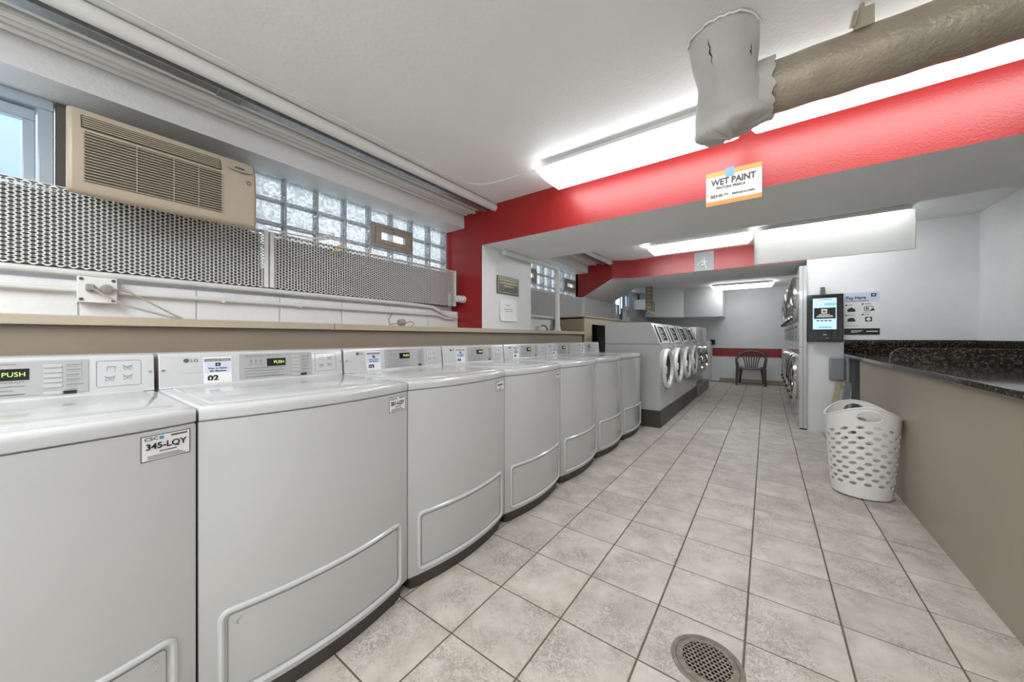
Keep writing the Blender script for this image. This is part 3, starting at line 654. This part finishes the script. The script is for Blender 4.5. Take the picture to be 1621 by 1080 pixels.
for i, r in enumerate(ws, 1):
    cons = [c for c in r.children if c.name.split('.')[0] == 'console'][0]
    text('machine_number', '0%d' % i, .030, (cx(.953)+.0014, .157, .952), FX, 'ink', cons, sx=1.15, bold=.0012)
    asset_tag(r, {1: '345-LQY', 2: '351-LQY'}.get(i))

# ------------------------------------------------------------------ front load washers
FXX, FY0, FW = -1.06, 4.545, .70
def make_front():
    t = thing('front_load_washer', '', 'washing machine', (FXX, 0, .207), 0, 'white front load washers on a dark plinth')
    obj('cabinet', MB().prism([(-.70, 0), (0, 0), (0, .822), (-.70, .822)], 'y', .002, FW-.002), 'enamel', t, bevel=.004)
    obj('seam', MB().box(-.695, -.003, .005, FW-.005, .822, .828), 'groove', t, 0)
    hd = obj('console_hood', MB().prism([(-.70, .828), (0, .828), (-.10, 1.088), (-.125, 1.098), (-.70, 1.106)], 'y', .002, FW-.002), 'enamel', t, bevel=.004)
    sl = lambda z: -(z-.828)/.26*.10
    def raked(y0, y1, z0, z1, e): return MB().prism([(sl(z0)-.004, z0), (sl(z0)+e, z0), (sl(z1)+e, z1), (sl(z1)-.004, z1)], 'y', y0, y1)
    obj('side_stripe', raked(.07, .15, .845, 1.07, .0015), 'panelgrey', hd, 0)
    obj('side_stripe', raked(.61, .66, .845, 1.07, .0015), 'panelgrey', hd, 0)
    obj('instruction_panel', raked(.24, .52, .87, 1.05, .0015), 'panelgrey', hd, 0)
    pp = MB()
    for k in range(7):
        q = raked(.26+.02*(k % 2), .26+.2*((k*37 % 10)/10+.3)*.8, .885+.022*k, .897+.022*k, .0026); pp.add(q.v, q.f)
    obj('panel_print', pp, 'silver', hd, 0)
    obj('label_print', MB().box(0, .001, .06, .10, .775, .785).box(0, .001, .06, .10, .745, .755).box(0, .001, .06, .10, .70, .71), 'greyink', t, 0)
    obj('lower_seam', MB().box(-.001, .0006, .004, FW-.004, .30, .303), 'groove', t, 0)
    C = (0, FW/2, .505)
    d = obj('door_ring', MB().lathe([(.25, 0), (.258, .012), (.256, .03), (.245, .043), (.228, .047), (.213, .042), (.204, .025), (.198, .004)], C, (1, 0, 0), 48), 'plastic', t)
    obj('door_glass', MB().lathe([(.204, .006), (.2, .008), (.15, .006), (.08, .005), (0, .005)], C, (1, 0, 0), 40), 'drumdark', d)
    obj('door_handle', MB().box(.03, .06, FW/2-.245, FW/2-.215, .45, .55), 'plastic', d, bevel=.01)
    obj('latch', MB().lathe([(.02, 0), (.02, .02), (0, .022)], (.015, FW/2+.02, .36), (1, 0, 0), 14), 'chrome', d)
    return t
f0 = make_front()
FD = ['front load washer at the end with its plain side towards the top load washers', 'front load washer second from the top load row', 'front load washer third from the top load row', 'front load washer beside the stainless steel machines']
for i in range(4):
    if i == 0: f0.location.y = FY0; f0['label'] = FD[0]
    else: dup(f0, (FXX, FY0+i*FW, .207), FD[i])
for k, (a, b) in enumerate(((4.54, 5.935), (5.945, 7.345))):
    tag(obj('machine_plinth', MB().box(-1.74, -1.05, a, b, 0, .2065), 'plinth', bevel=.004), 'dark plinth under the two front load washers '+('facing the top load row' if k == 0 else 'beside the stainless machines'), 'plinth')
tag(obj('machine_plinth', MB().box(-1.74, -1.02, 7.36, 8.76, 0, .2), 'tanplinth', bevel=.004), 'brown plinth under the stainless steel machines', 'plinth')
def make_steel():
    t = thing('stainless_washer', '', 'washing machine', (-1.07, 0, .2005), 0, 'stainless steel front load machines')
    obj('lower_body', MB().box(-.66, -.06, .003, .657, 0, .20), 'enamel', t, bevel=.004)
    obj('body', MB().box(-.66, 0, .003, .657, .2005, 1.12), 'steel', t, bevel=.006)
    obj('upper_panel', MB().box(0, .008, .04, .62, .78, 1.08), 'steel', t, bevel=.003)
    obj('label_card', MB().box(.008, .010, .36, .56, .80, 1.07), 'paper', t)
    C = (0, .33, .50)
    d = obj('door_ring', MB().lathe([(.24, 0), (.25, .02), (.235, .05), (.20, .055), (.18, .02)], C, (1, 0, 0), 40), 'chrome', t)
    obj('door_glass', MB().lathe([(.19, .02), (.14, .035), (.07, .045), (0, .048)], C, (1, 0, 0), 32), 'drumdark', d)
    obj('door_handle', MB().tube([(.05, .10, .56), (.09, .09, .54), (.09, .09, .46), (.05, .10, .44)], .012, 8), 'chrome', d)
    return t
s0 = make_steel(); s0.location.y = 7.40; s0['label'] = 'stainless steel front load machine next to the white front load washers'
dup(s0, (-1.07, 8.07, .2005), 'stainless steel front load machine at the end towards the red striped wall')
cr = thing('card_reader', 'small black card reader on the end wall above the red stripe', 'card reader', (-1.13, 10.488, .93))
obj('body', MB().box(-.06, .05, -.03, 0, 0, .13), 'black', cr, bevel=.004)
obj('plate', MB().box(-.045, .035, -.032, -.03, .03, .11), 'glassblack', cr)

# ------------------------------------------------------------------ stacked dryers (face -x)
DX, DY0, DW = .325, 5.615, .668
def make_dryer():
    t = thing('stacked_dryer', '', 'dryer', (DX, 0, 0), 0, 'stacked tumble dryers along the wall')
    for k, z0 in enumerate((.02, 1.002)):
        b = obj(('lower_body', 'upper_body')[k], MB().box(0, .75, .002, DW-.002, z0, z0+.978), 'enamel', t, bevel=.004)
        C = (0, DW/2, z0+(.57, .62)[k])
        d = obj('door_ring', MB().lathe([(.285, 0), (.295, .02), (.285, .045), (.26, .055), (.235, .04), (.225, .012)], C, (-1, 0, 0), 44), 'chrome', t)
        obj('door_glass', MB().lathe([(.23, .012), (.19, .03), (.1, .042), (0, .045)], C, (-1, 0, 0), 36), 'drumdark', d)
        obj('door_handle', MB().box(-.075, -.045, DW/2-.03, DW/2+.03, C[2]-.285, C[2]-.24), 'black', d, bevel=.006)
    obj('control_panel', MB().box(-.006, 0, .05, DW-.05, 1.06, 1.30), 'silver', t, bevel=.003)
    obj('panel_print', MB().box(-.0075, -.006, .30, .36, 1.11, 1.14).box(-.0075, -.006, .1, .5, 1.24, 1.26), 'ink', t, 0)
    obj('badge', MB().box(-.002, 0, .30, .36, .09, .12), 'ink', t, 0)
    for y in (.06, DW-.06): obj('foot', MB().lathe([(.02, 0), (.02, .02), (0, .02)], (.05, y, 0), (0, 0, 1), 12), 'black', t)
    return t
d0 = make_dryer(); d0.location.y = DY0; d0['label'] = 'stacked dryer next to the wall with the pay terminal'
ORD = ['second', 'third', 'fourth', 'fifth']
for i in range(1, 6): dup(d0, (DX, DY0+i*(DW+.004), 0), ('%s stacked dryer from the pay terminal wall' % ORD[i-1]) if i < 5 else 'stacked dryer at the end towards the red striped wall')
ed = thing('end_panel', 'narrow white filler panels closing the dryer row beside the pay terminal', 'panel', (.325, 5.49, .015))
obj('panel', MB().box(0, .035, 0, .12, 0, .98), 'enamel', ed, bevel=.003)
obj('panel', MB().box(0, .035, 0, .12, .985, 1.97), 'enamel', ed, bevel=.003)
obj('panel', MB().box(.037, .073, -.004, .12, 0, 1.97), 'enamel', ed, bevel=.003)
obj('foot', MB().box(.005, .07, .01, .1, -.014, 0), 'black', ed)

# ------------------------------------------------------------------ pay terminal and poster
kt = thing('pay_terminal', 'black touch screen pay terminal with an antenna on the wall', 'pay terminal', (.392, 5.5, 1.066))
obj('housing', MB().box(0, .318, -.085, -.002, 0, .552), 'black', kt, bevel=.008)
obj('face', MB().box(.008, .31, -.0875, -.085, .008, .544), 'glassblack', kt)
sn = obj('screen', MB().box(.052, .258, -.0895, -.0875, .145, .505), 'screen', kt, 0)
obj('screen_banner', MB().box(.062, .25, -.0905, -.0895, .268, .395), 'ink', sn, 0)
obj('screen_tile', MB().box(.127, .178, -.0915, -.0905, .328, .38), 'paper', sn, 0)
obj('screen_button', MB().box(.155, .25, -.0905, -.0895, .42, .45), 'screenblue', sn, 0).__setitem__('label', 'teal screen button')
obj('screen_button', MB().box(.10, .215, -.0905, -.0895, .16, .178), 'screenblue', sn, 0)
sp = MB()
for z, a, b in ((.316, .105, .20), (.302, .09, .225), (.29, .085, .23)): sp.box(a, b, -.0914, -.0905, z-.004, z+.004)
obj('banner_text', sp, 'paper', sn, 0)
sp = MB().box(.095, .22, -.0903, -.0895, .485, .492)
for k in range(4): sp.box(.085+.035*k, .11+.035*k, -.0903, -.0895, .238, .252)
sp.box(.08, .10, -.0903, -.0895, .43, .434).box(.125, .133, -.0903, -.0895, .43, .438)
obj('screen_text', sp, 'greyink', sn, 0)
text('screen_mark', 'n', .05, (.1525, -.092, .356), FY, 'ink', sn, bold=.002)
rd = obj('reader', MB().box(.105, .21, -.094, -.0875, .03, .115), 'black', kt, bevel=.003)
obj('reader_mark', MB().box(.142, .172, -.0948, -.094, .076, .088).box(.125, .132, -.0946, -.094, .038, .044).box(.165, .185, -.0946, -.094, .038, .045), 'silver', rd, 0)
obj('jack', MB().lathe([(.008, 0), (.008, .002), (0, .002)], (.04, -.0875, .05), (0, -1, 0), 12), 'greyink', kt)
obj('antenna', MB().prism([(.12, .552), (.168, .552), (.163, .64), (.123, .64)], 'y', -.06, -.03), 'greyink', kt, bevel=.003)
ps = thing('payment_poster', 'white and black Pay Here instruction poster beside the pay terminal', 'poster', (.722, 5.5, 1.146))
PWd, PHt = .29, .478
obj('sheet', MB().box(0, PWd, -.003, -.0005, 0, PHt), 'paper', ps)
obj('top_band', MB().box(0, PWd, -.0036, -.003, .372, PHt), 'lilac', ps, 0)
obj('bottom_band', MB().box(0, PWd, -.0036, -.003, 0, .072), 'ink', ps, 0)
obj('badge', MB().box(.222, .262, -.0042, -.0036, .425, .463), 'ink', ps, 0)
text('badge_mark', 'n', .036, (.242, -.0046, .447), FY, 'paper', ps, bold=.0012)
text('heading', 'Pay Here', .052, (.10, -.0042, .418), FY, 'ink', ps, sx=.84, bold=.0012)
text('subheading', 'No Phone Needed', .027, (.112, -.0042, .384), FY, 'greyink', ps, sx=.88, bold=.0003)
ip = MB(); e0, e1 = -.0042, -.003
for (x, z) in ((.02, .338), (.155, .346), (.02, .222), (.155, .228)):
    ip.prism([(x+.009*math.cos(a), z+.009*math.sin(a)) for a in [2*PI*k/10 for k in range(10)]], 'y', e0, e1)
ip.box(.03, .095, e0, e1, .262, .285).prism([(.022, .285), (.10, .285), (.075, .303), (.062, .312), (.045, .303)], 'y', e0, e1)
ip.prism([(.03, .15), (.09, .15), (.098, .168), (.085, .178), (.085, .192), (.055, .192), (.03, .182)], 'y', e0, e1)
ip.box(.175, .23, e0, e1, .15, .20)
ip.tube([(a, -.0035, b) for a, b in rrect(.168, .238, .270, .318, .008, 3)], .003, 5, True).box(.182, .19, e0, e1, .28, .308).box(.195, .202, e0, e1, .28, .308).prism([(.215, .268), (.25, .272), (.248, .286), (.228, .295)], 'y', e0, e1)
obj('pictograms', ip, 'ink', ps, 0)
obj('pictogram_detail', MB().lathe([(.018, 0), (.018, .0006), (0, .0006)], (.2025, -.0042, .175), (0, -1, 0), 18), 'paper', ps)
il = MB()
for x, z, q in ((.035, .343, .04), (.035, .335, .03), (.17, .351, .05), (.17, .343, .055), (.035, .227, .045), (.035, .218, .055), (.17, .233, .045), (.17, .225, .035), (.16, .252, .06)): il.box(x, x+q, e0, e1, z-.002, z+.002)
for k in range(5): il.box(.01+.022*k, .026+.022*k, e0, e1, .1, .104)
obj('small_print', il, 'paleink', ps, 0)
obj('band_print', MB().box(.06, .155, -.0044, -.0036, .044, .05).box(.06, .14, -.0044, -.0036, .034, .039).box(.06, .11, -.0044, -.0036, .024, .028).box(.185, .275, -.0044, -.0036, .034, .044), 'paper', ps, 0)

# ------------------------------------------------------------------ granite counter
ct = thing('counter_base', 'long taupe counter base under the granite worktop', 'counter', (.75, -1.6, 0))
obj('front_panel', MB().box(0, .02, 0, 6.42, 0, .897), 'counter', ct)
obj('end_panel', MB().box(.02, .93, 6.40, 6.42, 0, .897), 'black', ct)
obj('knee_space_shade', MB().box(.03, .93, 6.43, 7.06, 0, .897), 'black', ct)  # black box stands for the shade of the open knee space
obj('floor_trim', MB().box(.02, .93, 0, .02, 0, .897), 'counter', ct)
tag(obj('granite_worktop', MB().box(.715, XR-.002, -1.62, 5.498, .8985, .93), 'granite', bevel=.003), 'polished brown granite worktop running to the pay terminal wall', 'worktop')
tag(obj('granite_splash', MB().box(.722, XR-.022, 5.475, 5.499, .931, 1.089), 'granite', bevel=.002), 'granite upstand along the wall under the payment poster', 'backsplash')
tag(obj('granite_splash', MB().box(XR-.021, XR-.001, 3.70, 5.499, .931, 1.087), 'granite', bevel=.002), 'granite upstand along the side wall past the divider', 'backsplash')
tag(obj('granite_splash', MB().box(XR-.021, XR-.001, -1.6, 3.66, .931, 1.087), 'granite', bevel=.002), 'granite upstand along the side wall before the divider', 'backsplash')
cr_ = [(.728, .931), (.728, .955)]+[(.80-.072*math.cos(a), .968+.072*math.sin(a)) for a in [PI/2*k/8 for k in range(1, 9)]]+[(XR-.03, 1.04), (XR-.03, .931)]
tag(obj('granite_divider', MB().prism(cr_, 'y', 3.665, 3.69), 'granite', bevel=.002), 'low granite divider with a rounded end across the worktop', 'backsplash')
# folded seat leaning in the knee space
fs_ = thing('folding_stool', 'folded wooden stool with a grey padded seat leaning by the counter', 'stool', (.675, 5.36, 0))
obj('padded_seat', MB().box(-.10, .04, -.05, 0, .62, .90), 'graypad', fs_, bevel=.03, seg=4)
obj('seat_board', MB().box(.042, .085, -.05, .0, .60, .91), 'graypad', fs_, bevel=.02, seg=3)
obj('leg', MB().prism([(-.125, 0), (-.075, 0), (.01, .63), (-.04, .63)], 'y', -.035, -.005), 'palewood', fs_, bevel=.003)
obj('leg', MB().prism([(-.035, 0), (.02, 0), (.085, .62), (.035, .62)], 'y', -.045, -.015), 'graypad', fs_, bevel=.003)
for a, z in ((-.10, .12), (-.07, .34), (-.05, .54)): obj('rung', MB().box(a, a+.1, -.015, .0, z, z+.04), 'palewood', fs_, bevel=.003)

# ------------------------------------------------------------------ laundry basket
def basket():
    t = thing('laundry_basket', 'white plastic laundry basket full of oval holes standing against the counter', 'basket', (.548, 3.48, 0), math.radians(4))
    H0 = .62
    def S(th, v):                                   # v 0..1 up the wall; rim is wavy
        zt = H0-.025+.045*math.cos(2*th-PI) if True else H0
        z = .012+(zt-.012)*v; k = v**.85
        a = .156+.040*k; b = .135+.042*k
        return Vector((a*math.cos(th), b*math.sin(th), z))
    m = MB(); NC, NR = 14, 12; v0, v1 = .13, .82
    for r in range(NR):
        for c in range(NC):
            u0 = (c+(.5 if r % 2 else 0))/NC; du = 1/NC; va = v0+(v1-v0)*r/NR; dv = (v1-v0)/NR
            K = 16; q4 = [0, .25, .5, .75]
            out = [(q, 0) for q in q4]+[(1, q) for q in q4]+[(1-q, 1) for q in q4]+[(0, 1-q) for q in q4]
            inn = [(.5+.27*math.cos(-.75*PI+2*PI*k/K), .5+.34*math.sin(-.75*PI+2*PI*k/K)) for k in range(K)]
            m.add([S(2*PI*(u0+p*du), va+q*dv) for p, q in out+inn], [(k, (k+1) % K, K+(k+1) % K, K+k) for k in range(K)])
    m.grid(lambda u, v: S(2*PI*u, v0*v), 60, 3, closed_u=True)
    m.add([S(2*PI*k/60, 0) for k in range(60)], [list(range(60))])
    # upper band with a grip opening in each long side
    NU = 60
    def inside(th, v):
        for c in (PI/2, 1.5*PI):
            d = (th-c+PI) % (2*PI)-PI
            if (d/.34)**2+((v-.905)/.062)**2 < 1: return True
        return False
    band = 10
    for j in range(band):
        for i in range(NU*2):
            a, b = 2*PI*i/(NU*2), 2*PI*(i+1)/(NU*2); p, q = v1+(1-v1)*j/band, v1+(1-v1)*(j+1)/band
            if inside((a+b)/2, (p+q)/2): continue
            m.add([S(a, p), S(b, p), S(b, q), S(a, q)], [(0, 1, 2, 3)])
    obj('wall', m, 'bucket', t, 50, solid=.004, weld=True)
    rim = MB(); rim.tube([S(2*PI*k/72, 1) for k in range(72)], .006, 8, True)
    obj('rim', rim, 'bucket', t)
    for c in (PI/2, 1.5*PI): obj('grip', MB().tube([S(c+.345*math.cos(2*PI*k/28), .905+.064*math.sin(2*PI*k/28)) for k in range(28)], .0052, 7, True), 'bucket', t)
    return t
basket()

# ------------------------------------------------------------------ moulded chair
ch = thing('plastic_chair', 'dark taupe moulded plastic armchair with a slatted back against the far wall', 'chair', (-.29, 9.98, 0))
def seatf(u, v): x = -.22+.44*u; y = -.24+.42*v; return (x*(1-.08*v), y, .405-.02*math.sin(PI*u)-.025*v+(-.02 if v < .05 else 0))
obj('seat', MB().grid(seatf, 8, 8), 'chair', ch, solid=.014)
def backy(z): return .17+(z-.38)*.26
for k in range(7):
    a = (k-3)/3; xb, xt = a*.115, a*.19
    obj('back_slat', MB().tube([(xb, backy(.38), .38), (xb*1.05, backy(.5), .5), (xt*.9, backy(.66), .66), (xt, backy(.75-.07*a*a), .75-.07*a*a)], [.013, .012, .013, .016], 6), 'chair', ch)
top = [(.275*math.cos(t), backy(.60+.185*math.sin(t)), .60+.185*math.sin(t)) for t in [PI*k/20 for k in range(21)]]
arm = lambda s: [(s*.275, backy(.60), .60), (s*.285, .10, .615), (s*.29, -.05, .62), (s*.285, -.16, .61)]
obj('back_rim', MB().tube(top, .021, 8), 'chair', ch)
for s in (-1, 1):
    obj('arm', MB().tube(arm(s), [.02, .022, .026, .026], 8, flat=.7), 'chair', ch)
    obj('leg', MB().tube([(s*.285, -.17, .61), (s*.255, -.20, .42), (s*.265, -.24, .2), (s*.275, -.26, 0)], [.024, .036, .03, .024], 8), 'chair', ch)
    obj('leg', MB().tube([(s*.20, .20, .40), (s*.225, .28, .2), (s*.245, .34, .0)], [.034, .028, .022], 8), 'chair', ch)

# ------------------------------------------------------------------ floor drain
dr = thing('floor_drain', 'round bronze floor drain with a perforated grate set in brown mortar', 'drain', (-.165, 1.362, 0))
obj('mortar_ring', MB().lathe([(.097, .0005), (.098, .003), (.106, .0028), (.113, .0006), (.113, -.002)], (0, 0, 0), (0, 0, 1), 40), 'mortarbrown', dr)
g = MB(); hx = .0148; R_ = .077
cells = [(c*hx+(hx/2 if r % 2 else 0), r*hx*.866) for r in range(-7, 8) for c in range(-7, 8)]
for (x, y) in cells:
    if math.hypot(x, y) > .078: continue
    out = [(x+hx/1.732*math.cos(PI/6+PI/3*k), y+hx/1.732*math.sin(PI/6+PI/3*k)) for k in range(6)]
    o12 = [p for k in range(6) for p in (out[k], ((out[k][0]+out[(k+1) % 6][0])/2, (out[k][1]+out[(k+1) % 6][1])/2))]
    i12 = [(x+.0053*math.cos(PI/6+PI/6*k), y+.0053*math.sin(PI/6+PI/6*k)) for k in range(12)]
    g.add([(a, b, .0042) for a, b in o12]+[(a, b, .0042) for a, b in i12]+[(a, b, .0012) for a, b in i12],
          [(k, (k+1) % 12, 12+(k+1) % 12, 12+k) for k in range(12)]+[(12+k, 12+(k+1) % 12, 24+(k+1) % 12, 24+k) for k in range(12)])
g.lathe([(.084, .0042), (.093, .0044), (.096, .003), (.096, .0005)], (0, 0, 0), (0, 0, 1), 40)
n_ = len(g.f)
g.f = [f for f in g.f if not (len(f) == 40)]; g.m = g.m[:len(g.f)]
# web between the hexagon field and the rim
g.lathe([(.0755, .0044), (.085, .0044)], (0, 0, 0), (0, 0, 1), 40)
g.f = [f for f in g.f if not (len(f) == 40)]; g.m = g.m[:len(g.f)]
obj('grate', g, 'drain', dr, 30)
obj('shade_disc', MB().lathe([(.09, .0011), (0, .0011)], (0, 0, 0), (0, 0, 1), 32), 'ink', dr)  # black disc stands for the dark depth under the grate holes

# ------------------------------------------------------------------ wrapped duct with torn jacket
dc = thing('wrapped_duct', 'brown wrinkled insulated duct under the ceiling with a torn pale jacket at its elbow', 'duct', (0, 1.86, 2.18))
obj('duct', MB().grid(lambda u, v: (-.02+1.715*v, .1*math.cos(2*PI*u)*(1+.02*math.sin(9*v*7)), .1*math.sin(2*PI*u)*(1+.02*math.sin(11*v*6+u*5))), 40, 60, closed_u=True), 'duct', dc, 60)
rng = random.Random(3); jag = [rng.uniform(-1, 1) for _ in range(96)]
NJ = 48
def jk(u, v):
    th = 2*PI*u; k = int(round(u*NJ)) % NJ
    zt = .162; zb = -.115+.007*jag[k]-.02*math.cos(th+.6)
    w_ = min(1, v/.8); z = zt+(zb-zt)*w_; cl = 1
    if v > .8: q = (v-.8)/.2; cl = math.sqrt(max(0, 1-q*q)); z -= .028*q
    cx_ = -.145+.02*w_; cy_ = -.195+.195*min(1, w_*1.15)
    rx = .122+.045*max(0, w_-.45)+.006*math.sin(3*th+4*v)*w_; ry = .118+.010*math.sin(2*th)*w_
    rx -= .016*math.exp(-((w_-.45)/.2)**2)
    return (cx_-rx*cl*math.cos(th), cy_+ry*cl*math.sin(th), z)
jo = obj('torn_jacket', MB().grid(jk, NJ, 20, closed_u=True), 'jacket', dc, 60, solid=.004); jo['label'] = 'pale canvas jacket with ragged edges'
def collar(u, v):
    th = 2*PI*u; k = int(round(u*NJ)) % NJ
    x = -.08+(.105+.008*jag[(k*3) % 96])*v
    return (x, .116*math.cos(th)*(1+.03*jag[k]*v), .116*math.sin(th)*(1+.03*jag[k]*v))
obj('jacket_collar', MB().grid(collar, NJ, 6, closed_u=True), 'jacket', dc, 60, solid=.003)
cr2 = MB()
for th0, va, vb in ((PI*1.62, .10, .30), (PI*1.20, .22, .34)):
    pts = [Vector(jk(th0/(2*PI)+.004*math.sin(9*q), va+(vb-va)*q/6)) for q in range(7)]
    cr2.tube([p+Vector((0, -.002, 0)) for p in pts], [.0006, .002, .0026, .004, .0026, .0016, .0005], 5)
obj('crack', cr2, 'ink', dc, 0)
ro_ = [(-.145+(.126+.010*jag[k])*math.cos(2*PI*k/48), -.195+(.124+.006*jag[k+40])*math.sin(2*PI*k/48), .159) for k in range(48)]
obj('plaster_edge', MB().tube(ro_, .0042, 6, True), 'ceil', dc)
hg = thing('duct_hanger', 'beige strap hanger holding the brown duct from the ceiling', 'hanger', (.285, 1.80, ZC))
obj('rod', MB().tube([(0, 0, 0), (0, .0, -.05)], .008, 8), 'beige', hg)
obj('strap', MB().box(-.028, .028, -.034, -.026, -.105, -.035).box(-.028, .028, -.026, .05, -.043, -.035).prism([(-.032, -.10), (-.024, -.10), (-.010, -.04), (-.018, -.04)], 'y', -.05, -.036), 'beige', hg, bevel=.002)

# ------------------------------------------------------------------ wet paint sign on the beam
sg = thing('wet_paint_sign', 'white and orange Wet Paint sign taped to the red beam', 'sign', (-.306, 2.498, 1.935))
SW, SH = .286, .207
obj('card', MB().box(0, SW, -.0025, -.0005, 0, SH), 'signcard', sg)
obj('orange_band', MB().box(0, SW, -.0030, -.0025, SH-.03, SH), 'orange', sg, 0)
obj('orange_band', MB().box(0, SW, -.0030, -.0025, 0, .026), 'orange', sg, 0)
text('heading', 'WET PAINT', .052, (SW/2, -.0032, .138), FY, 'ink', sg, sx=.84, bold=.0019)
text('subheading', 'PINTURA FRESCA', .0215, (SW/2-.012, -.0032, .103), FY, 'ink', sg, sx=.9, bold=.0006)
text('brand', 'BEHR', .028, (.058, -.0032, .055), FY, 'ink', sg, sx=1.0, bold=.0004)
text('web_address', 'behrpro.com', .0215, (.196, -.0032, .055), FY, 'ink', sg, sx=1.0, bold=.0005)
obj('bear_mark', MB().prism([(.096, .050), (.099, .050), (.100, .056), (.110, .056), (.111, .050), (.114, .050), (.115, .058), (.122, .057), (.122, .061), (.112, .064), (.100, .063), (.096, .060)], 'y', -.0032, -.0025), 'greyink', sg, 0)
obj('tape', MB().grid(lambda u, v: (.105+.045*u, -.0036, SH-.046+.054*v+.003*u), 3, 3), 'tape', sg, solid=.0006)
# ------------------------------------------------------------------ metal plate with wire bundle on the second beam
bp_ = thing('cover_plate', 'grey metal cover plate with a white wire bundle on the second red beam', 'plate', (-.835, 5.598, 2.06))
obj('plate', MB().box(0, .245, -.006, 0, 0, .27), 'plategrey', bp_, bevel=.002)
wb = MB()
for a, b, c, d in ((.13, .10, .09, .15), (.13, .10, .17, .13), (.13, .10, .155, .03), (.10, .12, .04, .09), (.12, .09, .06, .06), (.13, .12, .125, .18)):
    wb.tube([(a, -.008, b), ((a+c)/2, -.03, (b+d)/2+.01), (c, -.012, d)], .0075, 7)
obj('wire_bundle', wb, 'whitepipe', bp_)
# hanging card in the third bay
hs = thing('hanging_sign', 'brown cardboard sign hanging under the second beam near the small white air conditioner', 'sign', (-1.76, 6.72, 1.622))
obj('card', MB().box(-.06, .07, -.006, 0, 0, .435), 'card', hs)
hl = MB()
for k in range(6): hl.box(-.04, .05-.02*(k % 2), -.0075, -.006, .04+.065*k, .07+.065*k)
obj('faded_lettering', hl, 'shelf', hs, 0)
